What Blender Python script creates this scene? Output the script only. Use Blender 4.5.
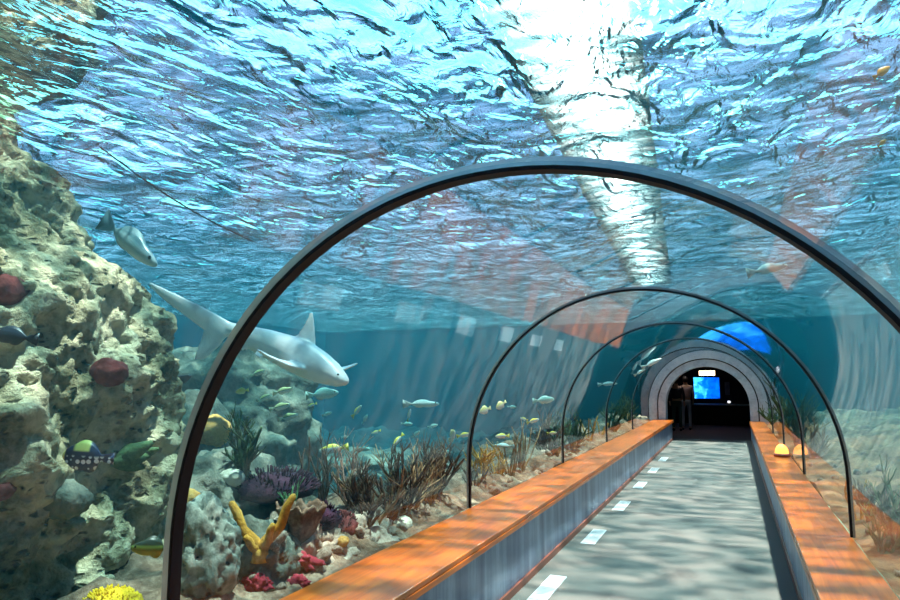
import bpy, bmesh, math, random
import numpy as np
from mathutils import Vector, Matrix

for o in list(bpy.data.objects):
    bpy.data.objects.remove(o)
S = bpy.context.scene
C = S.collection
PI = math.pi

# ------------------------------------------------------------------ camera
FPX = 674.6
CAM = np.array([0.0, 0.0, 1.6])
AX = np.array([[0.92293809, 0.04600327, -0.38218973],
               [0.38494842, -0.11029574, 0.91632394],
               [0.0, 0.9928336, 0.11950502]])      # rows: world axes in (right, up, forward)
cd = bpy.data.cameras.new('camera')
cd.sensor_width = 36.0
cd.lens = FPX / 900 * 36.0
cd.clip_end = 400
cd.clip_start = 0.02
cam = bpy.data.objects.new('camera', cd)
C.objects.link(cam)
m = Matrix.Identity(4)
for i in range(3):
    m[i][0], m[i][1], m[i][2] = AX[i, 0], AX[i, 1], -AX[i, 2]
    m[i][3] = CAM[i]
cam.matrix_world = m
S.camera = cam

# ------------------------------------------------------------------ world, sun, exposure
W = bpy.data.worlds.new('sky')
S.world = W
W.use_nodes = True
nt = W.node_tree
sky = nt.nodes.new('ShaderNodeTexSky')
sky.sky_type = 'NISHITA'
sky.sun_disc = False
sky.sun_elevation = math.radians(50)
sky.sun_rotation = math.radians(-12)
sky.air_density = 1.0
sky.dust_density = 0.0
sky.ozone_density = 2.5
nt.links.new(sky.outputs[0], nt.nodes['Background'].inputs[0])
nt.nodes['Background'].inputs[1].default_value = 0.72

SUN_DIR = Vector((0.17, 0.03, 0.98)).normalized()     # towards the sun
sd = bpy.data.lights.new('sun', 'SUN')
sd.energy = 58.0
sd.angle = math.radians(3.0)
sd.color = (1.0, 0.93, 0.82)
sun = bpy.data.objects.new('sun', sd)
C.objects.link(sun)
sun.rotation_euler = SUN_DIR.to_track_quat('Z', 'Y').to_euler()
sun.location = (-3, 14, 20)

S.view_settings.view_transform = 'Standard'
S.view_settings.look = 'None'
S.view_settings.exposure = 0.0
S.view_settings.gamma = 1.0
S.view_settings.use_curve_mapping = False
S.cycles.max_bounces = 10
S.cycles.transparent_max_bounces = 24
S.cycles.volume_bounces = 1
S.cycles.caustics_reflective = False
S.cycles.caustics_refractive = False
S.cycles.sample_clamp_indirect = 6.0

# ------------------------------------------------------------------ numbers of the place
XC, ZC, RT = -0.694, 0.928, 1.38        # tunnel arch: centre and inner radius
FXL, FXR = -1.612, 0.385                # walkway edges
RAILZ = 0.55
WATERZ = 3.2
Y0, Y1 = -3.0, 19.8                     # tunnel start, portal
RIBS = [-1.15, 2.15, 5.42, 8.8, 12.1, 15.4]
STREAKLIGHT = 45.0                        # strength of the added glowing strip
rnd = random.Random(7)


def ray(px, py):
    d = AX @ np.array([px - 450.0, 300.0 - py, FPX])
    return d / np.linalg.norm(d)


def at(px, py, x=None, y=None, z=None, t=None):
    d = ray(px, py)
    if x is not None: t = (x - CAM[0]) / d[0]
    if y is not None: t = (y - CAM[1]) / d[1]
    if z is not None: t = (z - CAM[2]) / d[2]
    return Vector(CAM + d * t)


# ------------------------------------------------------------------ numpy noise
def _hash(i, j, k, s):
    h = (i.astype(np.int64) * 374761393 + j.astype(np.int64) * 668265263 + k.astype(np.int64) * 2147483647 + s * 144665) & 0xffffffff
    h = ((h ^ (h >> 13)) * 1274126177) & 0xffffffff
    h = ((h ^ (h >> 16)) * 2246822519) & 0xffffffff
    return ((h ^ (h >> 15)) & 0xffffff) / float(0xffffff)


def vnoise(p, s=0):
    f = np.floor(p)
    i, j, k = f[:, 0], f[:, 1], f[:, 2]
    t = p - f
    t = t * t * (3 - 2 * t)
    r = 0
    for a in (0, 1):
        for b in (0, 1):
            for c in (0, 1):
                w = (t[:, 0] if a else 1 - t[:, 0]) * (t[:, 1] if b else 1 - t[:, 1]) * (t[:, 2] if c else 1 - t[:, 2])
                r = r + w * _hash(i + a, j + b, k + c, s)
    return r * 2 - 1


def fbm(p, s=0, octv=5, gain=0.5):
    r, a, q = 0, 1.0, p.copy()
    for o in range(octv):
        r = r + a * vnoise(q, s + o * 17)
        q = q * 2.03 + 5.1
        a *= gain
    return r


def worley(p, s=0):
    f = np.floor(p)
    best = np.full(len(p), 9.0)
    for a in (-1, 0, 1):
        for b in (-1, 0, 1):
            for c in (-1, 0, 1):
                g = f + np.array([a, b, c])
                q = g + np.stack([_hash(g[:, 0], g[:, 1], g[:, 2], s + n) for n in (1, 2, 3)], 1)
                best = np.minimum(best, np.linalg.norm(p - q, axis=1))
    return best


# ------------------------------------------------------------------ materials
MATS = {}


def N(nt, kind, **kw):
    n = nt.nodes.new(kind)
    for k, v in kw.items():
        if k in n.inputs.keys():
            n.inputs[k].default_value = v
        else:
            setattr(n, k, v)
    return n


def ramp(nt, fac, stops, interp='LINEAR'):
    r = nt.nodes.new('ShaderNodeValToRGB')
    r.color_ramp.interpolation = interp
    e = r.color_ramp.elements
    while len(e) < len(stops): e.new(0.5)
    for k, (p, c) in enumerate(stops):
        e[k].position = p
        e[k].color = (*c, 1) if len(c) == 3 else c
    nt.links.new(fac, r.inputs[0])
    return r.outputs[0]


def mixc(nt, fac, a, b, mode='MIX'):
    n = nt.nodes.new('ShaderNodeMix')
    n.data_type = 'RGBA'
    n.blend_type = mode
    for sock, v in ((n.inputs[0], fac), (n.inputs[6], a), (n.inputs[7], b)):
        if isinstance(v, (int, float)): sock.default_value = v
        elif isinstance(v, tuple): sock.default_value = (*v, 1)
        else: nt.links.new(v, sock)
    return n.outputs[2]


def math_(nt, op, a, b=None, c=None, clamp=False):
    n = nt.nodes.new('ShaderNodeMath')
    n.operation = op
    n.use_clamp = clamp
    for s, v in zip(n.inputs, (a, b, c)):
        if v is None: continue
        if isinstance(v, (int, float)): s.default_value = v
        else: nt.links.new(v, s)
    return n.outputs[0]


def newmat(name):
    mt = bpy.data.materials.new(name)
    mt.use_nodes = True
    MATS[name] = mt
    b = mt.node_tree.nodes['Principled BSDF']
    return mt, mt.node_tree, b


def coords(nt, scale=(1, 1, 1), kind='Object', rot=(0, 0, 0)):
    tc = nt.nodes.new('ShaderNodeTexCoord')
    mp = nt.nodes.new('ShaderNodeMapping')
    mp.inputs['Scale'].default_value = scale
    mp.inputs['Rotation'].default_value = rot
    nt.links.new(tc.outputs[kind], mp.inputs[0])
    return mp.outputs[0]


def noise(nt, vec, scale, detail=5, rough=0.55, dist=0.0):
    n = N(nt, 'ShaderNodeTexNoise', Scale=scale, Detail=detail, Roughness=rough, Distortion=dist)
    nt.links.new(vec, n.inputs['Vector'])
    return n.outputs['Fac']


def bump(nt, b, h, strength=0.5, dist=0.02):
    n = N(nt, 'ShaderNodeBump', Strength=strength, Distance=dist)
    nt.links.new(h, n.inputs['Height'])
    nt.links.new(n.outputs[0], b.inputs['Normal'])


def speckled(name, cols, scale=3.0, fine=22.0, rough=0.85, bumps=0.5, bdist=0.02, spots=None, spec=0.2):
    """mottled stone or coral: a big and a fine noise through a ramp of the thing's own colours"""
    mt, nt, b = newmat(name)
    v = coords(nt)
    f1, f2 = noise(nt, v, scale, 6, 0.6, 0.4), noise(nt, v, fine, 6, 0.65)
    f = math_(nt, 'ADD', math_(nt, 'MULTIPLY', f1, 0.62), math_(nt, 'MULTIPLY', f2, 0.38))
    n = len(cols)
    c = ramp(nt, f, [(0.33 + 0.34 * k / max(1, n - 1), cc) for k, cc in enumerate(cols)])
    if spots:
        vo = N(nt, 'ShaderNodeTexVoronoi', Scale=spots[0])
        nt.links.new(v, vo.inputs['Vector'])
        k = ramp(nt, vo.outputs['Distance'], [(spots[1], (1, 1, 1)), (spots[1] + 0.12, (0, 0, 0))])
        c = mixc(nt, k, c, spots[2])
    nt.links.new(c, b.inputs['Base Color'])
    b.inputs['Roughness'].default_value = rough
    b.inputs['Specular IOR Level'].default_value = spec
    bump(nt, b, f2, bumps, bdist)
    return mt


def plain(name, col, rough=0.5, metal=0.0, var=0.15, scale=12.0, spec=0.5, bumps=0.0):
    mt, nt, b = newmat(name)
    f = noise(nt, coords(nt), scale, 4)
    c = mixc(nt, f, tuple(x * (1 - var) for x in col), tuple(min(1, x * (1 + var)) for x in col))
    nt.links.new(c, b.inputs['Base Color'])
    b.inputs['Roughness'].default_value = rough
    b.inputs['Metallic'].default_value = metal
    b.inputs['Specular IOR Level'].default_value = spec
    if bumps: bump(nt, b, f, bumps, 0.01)
    return mt


def emis(name, col, strength):
    mt, nt, b = newmat(name)
    b.inputs['Base Color'].default_value = (*col, 1)
    b.inputs['Emission Color'].default_value = (*col, 1)
    b.inputs['Emission Strength'].default_value = strength
    return mt


def mat_acrylic():
    mt, nt, b = newmat('acrylic')
    nt.nodes.remove(b)
    out = nt.nodes['Material Output']
    g = N(nt, 'ShaderNodeNewGeometry')
    dot = nt.nodes.new('ShaderNodeVectorMath'); dot.operation = 'DOT_PRODUCT'
    nt.links.new(g.outputs['Normal'], dot.inputs[0]); nt.links.new(g.outputs['Incoming'], dot.inputs[1])
    c = math_(nt, 'ABSOLUTE', dot.outputs['Value'])
    f = math_(nt, 'POWER', math_(nt, 'SUBTRACT', 1.0, c, clamp=True), 4.2)
    f = math_(nt, 'MULTIPLY_ADD', f, 0.54, 0.03, clamp=True)
    v = coords(nt, (1.0, 0.25, 1.0))
    bp = N(nt, 'ShaderNodeBump', Strength=0.12, Distance=0.03)
    nt.links.new(noise(nt, v, 1.6, 2, 0.4), bp.inputs['Height'])
    tr = N(nt, 'ShaderNodeBsdfTransparent', Color=(0.97, 0.99, 0.985, 1))
    gl = N(nt, 'ShaderNodeBsdfGlossy', Color=(0.95, 0.97, 1, 1), Roughness=0.03)
    nt.links.new(bp.outputs[0], gl.inputs['Normal'])
    mx = N(nt, 'ShaderNodeMixShader')
    nt.links.new(f, mx.inputs[0]); nt.links.new(tr.outputs[0], mx.inputs[1]); nt.links.new(gl.outputs[0], mx.inputs[2])
    nt.links.new(mx.outputs[0], out.inputs['Surface'])
    return mt


def mat_water_body():
    mt, nt, b = newmat('water_body')
    nt.nodes.remove(b)
    out = nt.nodes['Material Output']
    tr = N(nt, 'ShaderNodeBsdfTransparent', Color=(1, 1, 1, 1))
    sc = N(nt, 'ShaderNodeVolumeScatter', Color=(0.06, 0.66, 0.86, 1), Density=0.0155, Anisotropy=0.35)
    ab = N(nt, 'ShaderNodeVolumeAbsorption', Color=(0.02, 0.64, 0.70, 1), Density=0.13)
    ad = nt.nodes.new('ShaderNodeAddShader')
    nt.links.new(sc.outputs[0], ad.inputs[0]); nt.links.new(ab.outputs[0], ad.inputs[1])
    nt.links.new(tr.outputs[0], out.inputs['Surface'])
    nt.links.new(ad.outputs[0], out.inputs['Volume'])
    return mt


def mat_water_surface():
    mt, nt, b = newmat('water_surface')
    nt.nodes.remove(b)
    out = nt.nodes['Material Output']
    v = coords(nt, (1.0, 0.55, 1.0), rot=(0, 0, 0.5))
    h1 = noise(nt, v, 3.0, 2.5, 0.5, 0.9)
    h2 = noise(nt, v, 9.0, 3, 0.5, 0.8)
    h = math_(nt, 'ADD', math_(nt, 'MULTIPLY', h1, 1.0), math_(nt, 'MULTIPLY', h2, 0.26))
    bp = N(nt, 'ShaderNodeBump', Strength=1.0, Distance=0.118)
    nt.links.new(h, bp.inputs['Height'])
    g = N(nt, 'ShaderNodeNewGeometry')
    dot = nt.nodes.new('ShaderNodeVectorMath'); dot.operation = 'DOT_PRODUCT'
    nt.links.new(bp.outputs[0], dot.inputs[0]); nt.links.new(g.outputs['Incoming'], dot.inputs[1])
    c = math_(nt, 'ABSOLUTE', dot.outputs['Value'])
    mr = N(nt, 'ShaderNodeMapRange', interpolation_type='SMOOTHSTEP')
    mr.inputs['From Min'].default_value = -0.04
    mr.inputs['From Max'].default_value = 0.44
    mr.inputs['To Min'].default_value = 0.0
    mr.inputs['To Max'].default_value = 0.97
    nt.links.new(c, mr.inputs['Value'])
    # painted caustics: noise in the transparent colour patterns the light that passes
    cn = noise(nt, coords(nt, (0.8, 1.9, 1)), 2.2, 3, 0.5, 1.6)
    caustic_paint = ramp(nt, cn, [(0.38, (0.10, 0.20, 0.22)), (0.5, (0.40, 0.58, 0.60)), (0.62, (0.92, 1, 1))])
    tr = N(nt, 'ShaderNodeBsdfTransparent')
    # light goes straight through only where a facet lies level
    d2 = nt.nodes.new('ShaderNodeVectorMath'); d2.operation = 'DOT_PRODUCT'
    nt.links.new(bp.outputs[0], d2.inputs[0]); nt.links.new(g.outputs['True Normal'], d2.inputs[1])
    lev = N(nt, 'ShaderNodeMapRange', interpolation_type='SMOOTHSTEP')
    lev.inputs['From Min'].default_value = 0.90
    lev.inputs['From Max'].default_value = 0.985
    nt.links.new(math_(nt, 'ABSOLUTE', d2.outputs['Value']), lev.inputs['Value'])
    caustic_paint = mixc(nt, 1.0, caustic_paint, lev.outputs[0], 'MULTIPLY')
    nt.links.new(caustic_paint, tr.inputs['Color'])
    rf = N(nt, 'ShaderNodeBsdfRefraction', Color=(0.36, 1.0, 0.96, 1), Roughness=0.22, IOR=1.14)
    nt.links.new(bp.outputs[0], rf.inputs['Normal'])
    m1 = N(nt, 'ShaderNodeMixShader'); m1.inputs[0].default_value = 0.70
    nt.links.new(tr.outputs[0], m1.inputs[1]); nt.links.new(rf.outputs[0], m1.inputs[2])
    gl = N(nt, 'ShaderNodeBsdfGlossy', Color=(0.92, 0.98, 1, 1), Roughness=0.16)
    nt.links.new(bp.outputs[0], gl.inputs['Normal'])
    m2 = N(nt, 'ShaderNodeMixShader')
    nt.links.new(mr.outputs[0], m2.inputs[0]); nt.links.new(gl.outputs[0], m2.inputs[1]); nt.links.new(m1.outputs[0], m2.inputs[2])
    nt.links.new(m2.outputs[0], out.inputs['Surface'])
    return mt


def mat_wood():
    mt, nt, b = newmat('orange_wood')
    v = coords(nt, (9.0, 0.7, 9.0))
    f = noise(nt, v, 3.0, 6, 0.6, 0.6)
    f2 = noise(nt, coords(nt, (1.5, 0.5, 1)), 1.2, 3)
    c = ramp(nt, f, [(0.3, (0.40, 0.066, 0.006)), (0.5, (0.62, 0.125, 0.010)), (0.7, (0.76, 0.19, 0.02))])
    c = mixc(nt, math_(nt, 'MULTIPLY', f2, 0.35), c, (0.62, 0.13, 0.01))
    nt.links.new(c, b.inputs['Base Color'])
    b.inputs['Roughness'].default_value = 0.28
    bump(nt, b, f, 0.08, 0.003)
    return mt


def mat_panel():
    mt, nt, b = newmat('blue_grey_panel')
    f = noise(nt, coords(nt, (1, 4.0, 0.35)), 1.6, 5, 0.55)
    f2 = noise(nt, coords(nt), 30, 3)
    c = ramp(nt, f, [(0.3, (0.09, 0.12, 0.21)), (0.52, (0.20, 0.26, 0.38)), (0.72, (0.42, 0.50, 0.62))])  # vertical streaks: reflections of light shafts painted into the panel colour
    c = mixc(nt, 0.15, c, f2, 'OVERLAY')
    nt.links.new(c, b.inputs['Base Color'])
    b.inputs['Roughness'].default_value = 0.35
    b.inputs['Metallic'].default_value = 0.25
    return mt


def mat_carpet():
    mt, nt, b = newmat('grey_carpet')
    v = coords(nt)
    f, f2 = noise(nt, v, 130, 3), noise(nt, v, 1.5, 4)
    c = mixc(nt, f, (0.125, 0.115, 0.105), (0.28, 0.262, 0.245))
    c = mixc(nt, math_(nt, 'MULTIPLY', f2, 0.4), c, (0.16, 0.15, 0.15))
    nt.links.new(c, b.inputs['Base Color'])
    b.inputs['Roughness'].default_value = 0.95
    b.inputs['Specular IOR Level'].default_value = 0.1
    bump(nt, b, f, 0.4, 0.004)
    return mt


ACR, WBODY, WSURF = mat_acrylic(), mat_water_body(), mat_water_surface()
WOOD, PANEL, CARPET = mat_wood(), mat_panel(), mat_carpet()
BLACK = plain('black_rubber', (0.010, 0.010, 0.014), 0.6, spec=0.15)
STEEL = plain('rib_steel', (0.62, 0.63, 0.70), 0.25, 0.7)
PLATE = plain('white_steel', (0.90, 0.92, 0.95), 0.35, 0.0)
KICK = plain('red_brown_kickboard', (0.30, 0.085, 0.05), 0.4)
CONC = speckled('grey_plaster', [(0.36, 0.42, 0.50), (0.60, 0.67, 0.76), (0.80, 0.85, 0.90)], 2.5, 14, 0.7, 0.4)
DARKWALL = plain('dark_room_paint', (0.012, 0.012, 0.016), 0.7)
DARKCARPET = plain('dark_room_carpet', (0.12, 0.07, 0.07), 0.95)
TANKWALL = plain('dark_blue_tank_wall', (0.002, 0.024, 0.045), 0.9, spec=0.1)
ROCKM = speckled('cream_reef_rock', [(0.05, 0.055, 0.03), (0.26, 0.24, 0.14), (0.68, 0.60, 0.40), (0.86, 0.78, 0.56)], 2.6, 17, 0.9, 1.0, 0.07)
def rock_detail(mt, dark, amt=1.0):
    nt = mt.node_tree; b = nt.nodes['Principled BSDF']
    v = coords(nt, (1, 1, 1.5))
    wob = N(nt, 'ShaderNodeTexNoise', Scale=9.0, Detail=3.0)
    nt.links.new(v, wob.inputs['Vector'])
    vv = mixc(nt, 0.12, v, wob.outputs['Color'], 'ADD')
    vo = N(nt, 'ShaderNodeTexVoronoi', Scale=13.0); nt.links.new(vv, vo.inputs['Vector'])
    pit = ramp(nt, vo.outputs['Distance'], [(0.16, (1, 1, 1)), (0.34, (0, 0, 0))])
    msk = ramp(nt, noise(nt, v, 2.6, 4), [(0.42, (0, 0, 0)), (0.56, (1, 1, 1))])
    k = mixc(nt, 1.0, pit, msk, 'MULTIPLY')
    old = b.inputs['Base Color'].links[0].from_socket
    nt.links.new(mixc(nt, k, old, dark), b.inputs['Base Color'])
    oldn = b.inputs['Normal'].links[0].from_node
    h = math_(nt, 'SUBTRACT', oldn.inputs['Height'].links[0].from_socket, math_(nt, 'MULTIPLY', k, 0.7 * amt))
    nt.links.new(h, oldn.inputs['Height'])


rock_detail(ROCKM, (0.05, 0.06, 0.045))
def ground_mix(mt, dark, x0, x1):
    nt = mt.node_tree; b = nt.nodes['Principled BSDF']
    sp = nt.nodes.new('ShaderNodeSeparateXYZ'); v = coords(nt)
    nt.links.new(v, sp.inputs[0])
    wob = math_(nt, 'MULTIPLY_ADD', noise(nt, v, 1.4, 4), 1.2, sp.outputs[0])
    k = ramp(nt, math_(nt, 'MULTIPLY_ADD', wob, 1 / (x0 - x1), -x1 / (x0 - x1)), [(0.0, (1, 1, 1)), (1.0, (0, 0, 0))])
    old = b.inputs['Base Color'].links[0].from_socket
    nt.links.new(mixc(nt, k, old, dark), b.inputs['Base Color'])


ROCKT = speckled('grey_reef_rock', [(0.035, 0.05, 0.045), (0.15, 0.17, 0.14), (0.34, 0.34, 0.27)], 2.2, 12, 0.9, 0.8, 0.04)
RUBBLE = speckled('pale_rubble', [(0.09, 0.06, 0.05), (0.46, 0.35, 0.27), (0.80, 0.68, 0.56)], 4, 26, 0.9, 0.8, 0.02)
SANDL = speckled('pale_seabed', [(0.06, 0.035, 0.022), (0.24, 0.16, 0.11), (0.50, 0.38, 0.28)], 5, 30, 0.9, 0.9, 0.03)
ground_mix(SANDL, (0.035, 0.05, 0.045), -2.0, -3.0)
BROWNROCK = speckled('brown_reef_rock', [(0.07, 0.03, 0.015), (0.30, 0.15, 0.08), (0.50, 0.30, 0.18)], 3, 20, 0.9, 0.8, 0.02)


# ------------------------------------------------------------------ object helpers
def link(o, parent=None):
    C.objects.link(o)
    if parent is not None: o.parent = parent
    return o


def tag(o, label=None, cat=None, group=None, kind=None):
    if label: o['label'] = label
    if cat: o['category'] = cat
    if group: o['group'] = group
    if kind: o['kind'] = kind
    return o


def empty(name, loc=(0, 0, 0), rz=0.0):
    o = bpy.data.objects.new(name, None)
    o.empty_display_size = 0.1
    o.location = loc
    o.rotation_euler = (0, 0, rz)
    return link(o)


def mesh(name, verts, faces, mat, parent=None, smooth=True):
    me = bpy.data.meshes.new(name)
    me.from_pydata([tuple(map(float, v)) for v in verts], [], [tuple(f) for f in faces])
    me.materials.append(mat)
    if smooth: me.shade_smooth()
    me.update()
    return link(bpy.data.objects.new(name, me), parent)


def share(name, me, parent=None):
    return link(bpy.data.objects.new(name, me), parent)


class MB:
    def __init__(s): s.v, s.f = [], []

    def add(s, v, f):
        n = len(s.v)
        s.v += [tuple(map(float, p)) for p in v]
        s.f += [tuple(i + n for i in q) for q in f]

    def box(s, x0, x1, y0, y1, z0, z1):
        s.add([(x, y, z) for x in (x0, x1) for y in (y0, y1) for z in (z0, z1)],
              [(0, 1, 3, 2), (4, 6, 7, 5), (0, 4, 5, 1), (2, 3, 7, 6), (0, 2, 6, 4), (1, 5, 7, 3)])

    def tube(s, pts, rad, n=8, cap=True):
        pts = [Vector(p) for p in pts]
        v, f = [], []
        ref = Vector((0.3, 0.9, 0.2))
        for i, p in enumerate(pts):
            t = (pts[min(i + 1, len(pts) - 1)] - pts[max(i - 1, 0)]).normalized()
            a = t.cross(ref)
            if a.length < 1e-3: a = t.cross(Vector((1, 0, 0)))
            a.normalize(); b = t.cross(a)
            r = rad[i] if hasattr(rad, '__len__') else rad
            for k in range(n):
                q = 2 * PI * k / n
                v.append(p + a * (r * math.cos(q)) + b * (r * math.sin(q)))
        for i in range(len(pts) - 1):
            for k in range(n):
                f.append((i * n + k, i * n + (k + 1) % n, (i + 1) * n + (k + 1) % n, (i + 1) * n + k))
        if cap:
            f.append(tuple(range(n))[::-1]); f.append(tuple((len(pts) - 1) * n + k for k in range(n)))
        s.add(v, f)

    def build(s, name, mat, parent=None, smooth=False):
        return mesh(name, s.v, s.f, mat, parent, smooth)


def boxobj(name, x0, x1, y0, y1, z0, z1, mat, parent=None, bevel=0.0):
    b = MB(); b.box(x0, x1, y0, y1, z0, z1)
    o = b.build(name, mat, parent)
    if bevel:
        md = o.modifiers.new('bevel', 'BEVEL'); md.width = bevel; md.segments = 2
    return o


def struct(o): return tag(o, kind='structure')


def arch_profile(r, n=48, zbase=0.0, xc=XC):
    """left foot, over the top, right foot"""
    pts = [(xc - r, zbase)]
    for k in range(n + 1):
        a = PI - PI * k / n
        pts.append((xc + r * math.cos(a), ZC + r * math.sin(a)))
    pts.append((xc + r, zbase))
    return pts


def arch_solid(name, r0, r1, ya, yb, mat, parent=None, zbase=0.0, n=48, smooth=True):
    a, b = arch_profile(r0, n, zbase), arch_profile(r1, n, zbase)
    v, f = [], []
    for (p, q) in zip(a, b):
        v += [(p[0], ya, p[1]), (q[0], ya, q[1]), (q[0], yb, q[1]), (p[0], yb, p[1])]
    L = len(a)
    for i in range(L - 1):
        for k in range(4):
            f.append((4 * i + k, 4 * i + (k + 1) % 4, 4 * i + 4 + (k + 1) % 4, 4 * i + 4 + k))
    f += [(3, 2, 1, 0), tuple(4 * (L - 1) + k for k in range(4))]
    o = mesh(name, v, f, mat, parent, smooth=False)
    me = o.data
    if smooth:
        me.shade_smooth()
        me.set_sharp_from_angle(angle=math.radians(40))
    return o


# ------------------------------------------------------------------ setting: walkway
struct(boxobj('floor', FXL, FXR, Y0, Y1 + 0.9, -0.15, 0.0, CARPET))
for side, s, xe in (('left', -1, FXL), ('right', 1, FXR)):
    xw = xe + s * 0.10
    o = boxobj('wall_' + side, min(xe, xw), max(xe, xw), Y0, Y1, -0.15, RAILZ - 0.045, PANEL)
    struct(o)
    xk = xe - s * 0.018
    struct(boxobj('baseboard_' + side, min(xe, xk), max(xe, xk), Y0, Y1, 0.0, 0.055, KICK))

for s, xe, lab in ((-1, FXL, 'long orange wooden rail beside the row of white floor grilles'),
                   (1, FXR, 'narrower orange wooden rail with the glowing amber dome on it')):
    xo = XC + s * (RT + 0.0105)
    xi = xe - s * 0.045
    root = empty('wooden_rail', ((xo + xi) / 2, Y1 / 2, RAILZ - 0.04))
    tag(root, lab, 'rail')
    L = root.location
    top = boxobj('top_board', min(xi, xo) - L.x, max(xi, xo) - L.x, Y0 - L.y, Y1 + 0.02 - L.y, 0.008, 0.04, WOOD, root, 0.006)
    xn0, xn1 = xi - s * 0.004, xi + s * 0.03
    boxobj('nosing', min(xn0, xn1) - L.x, max(xn0, xn1) - L.x, Y0 - L.y, Y1 + 0.02 - L.y, -0.03, 0.006, WOOD, root, 0.004)

# ------------------------------------------------------------------ glowing strip added high above the water to make the bright streak
def streak_light_mat():
    mt, nt, b = newmat('streak_glow')
    sp = nt.nodes.new('ShaderNodeSeparateXYZ')
    nt.links.new(coords(nt), sp.inputs[0])
    k = math_(nt, 'SUBTRACT', 1.0, math_(nt, 'DIVIDE', math_(nt, 'ABSOLUTE', sp.outputs[0]), 1.6), clamp=True)
    b.inputs['Base Color'].default_value = (0.6, 0.6, 0.6, 1)
    b.inputs['Emission Color'].default_value = (1.0, 0.98, 0.94, 1)
    nt.links.new(math_(nt, 'MULTIPLY', math_(nt, 'POWER', k, 1.7), STREAKLIGHT), b.inputs['Emission Strength'])
    return mt


A_, B_ = at(545, -40, z=9.0), at(652, 285, z=9.0)
mb = MB(); Ls = (B_ - A_).length / 2
mb.box(-1.45, 1.45, -Ls, Ls, 0.0, 0.06)
o = struct(mb.build('window_8', streak_light_mat()))
o.location = (A_ + B_) / 2
o.rotation_euler.z = math.atan2(B_.y - A_.y, B_.x - A_.x) - PI / 2

# ------------------------------------------------------------------ floor grilles
def grille():
    root = bpy.data.objects.new('floor_grille', None)
    b = MB()
    w, l = 0.14, 0.70
    b.box(-w / 2, w / 2, -l / 2, l / 2, 0.0, 0.006)
    fr = b.build('plate', PLATE, None)
    sl = MB(); sl.box(-w / 2 + 0.01, w / 2 - 0.01, -0.004, 0.004, 0.006, 0.0105)
    so = sl.build('bar', PLATE, None)
    return fr.data, so.data, [fr, so]

pm, bm_, tmp = grille()
for o in tmp: bpy.data.objects.remove(o)
GR = [at(545, 588, z=0), at(594.5, 537, z=0), at(623, 506, z=0), at(641, 485, z=0), at(653, 471, z=0)]
gx = sum(p.x for p in GR[:3]) / 3
gstep = (GR[2].y - GR[0].y) / 2
order = ['first', 'second', 'third', 'fourth', 'fifth']
for k in range(6):
    y = GR[0].y + gstep * k
    root = empty('floor_grille', (gx, y, 0.0))
    tag(root, 'white ribbed steel grille plate set flush in the grey carpet', 'grille', 'floor grilles along the walkway')
    share('plate', pm, root)
    for i in range(19):
        q = share('bar', bm_, root); q.location.y = -0.315 + 0.035 * i

# ------------------------------------------------------------------ tunnel: ribs and acrylic
rib_labels = ['black and steel arch rib framing the wide view of the shark', 'slim arch rib beyond the first large rib, orange glints at its top']
for k, y in enumerate(RIBS):
    root = empty('arch_rib', (XC, y, RAILZ))
    lab = ('arch rib behind the viewer over the walkway', 'large black and steel arch rib crossing in front of the shark',
           'second arch rib after the large one, slim with dark band', 'third arch rib after the large one, slim and dark',
           'fourth arch rib after the large one, thin against the coral', 'last thin arch rib before the grey portal')[k]
    tag(root, lab, 'rib', 'arch ribs of the tunnel')
    for nm, r0, r1, dy, mt in (('inner_band', RT - 0.002, RT + 0.013, 0.028 if k == 1 else 0.016, BLACK), ('outer_band', RT + 0.013, RT + (0.042 if k == 1 else 0.03), 0.028 if k == 1 else 0.016, STEEL)):
        o = arch_solid(nm, r0, r1, y - dy, y + dy, mt, None, RAILZ)
        o.parent = root; o.matrix_parent_inverse = root.matrix_basis.inverted() if False else Matrix.Translation(-root.location)
for k in range(len(RIBS)):
    ya = RIBS[k] + 0.016
    yb = (RIBS[k + 1] - 0.016) if k + 1 < len(RIBS) else Y1
    if k == 0: ya = Y0
    prof = arch_profile(RT + 0.012, 64, RAILZ)
    v = [(x, y, z) for (x, z) in prof for y in (ya, yb)]
    f = [(2 * i, 2 * i + 1, 2 * i + 3, 2 * i + 2) for i in range(len(prof) - 1)]
    struct(mesh('window_%d' % (k + 1), v, f, ACR))

# ------------------------------------------------------------------ portal and dark room
root = struct(empty('door_1', (XC, Y1, 0)))
inv = Matrix.Translation(-root.location)
for nm, r0, r1, ya, yb in (('outer_ring', 1.29, 1.50, Y1 - 0.22, Y1 + 0.5), ('shadow_gap', 1.25, 1.295, Y1 - 0.02, Y1 + 0.5), ('inner_ring', 1.07, 1.26, Y1 - 0.15, Y1 + 0.5)):
    o = arch_solid(nm, r0 , r1, ya, yb, CONC if 'ring' in nm else BLACK, root, -0.1)
    o.matrix_parent_inverse = inv
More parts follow.
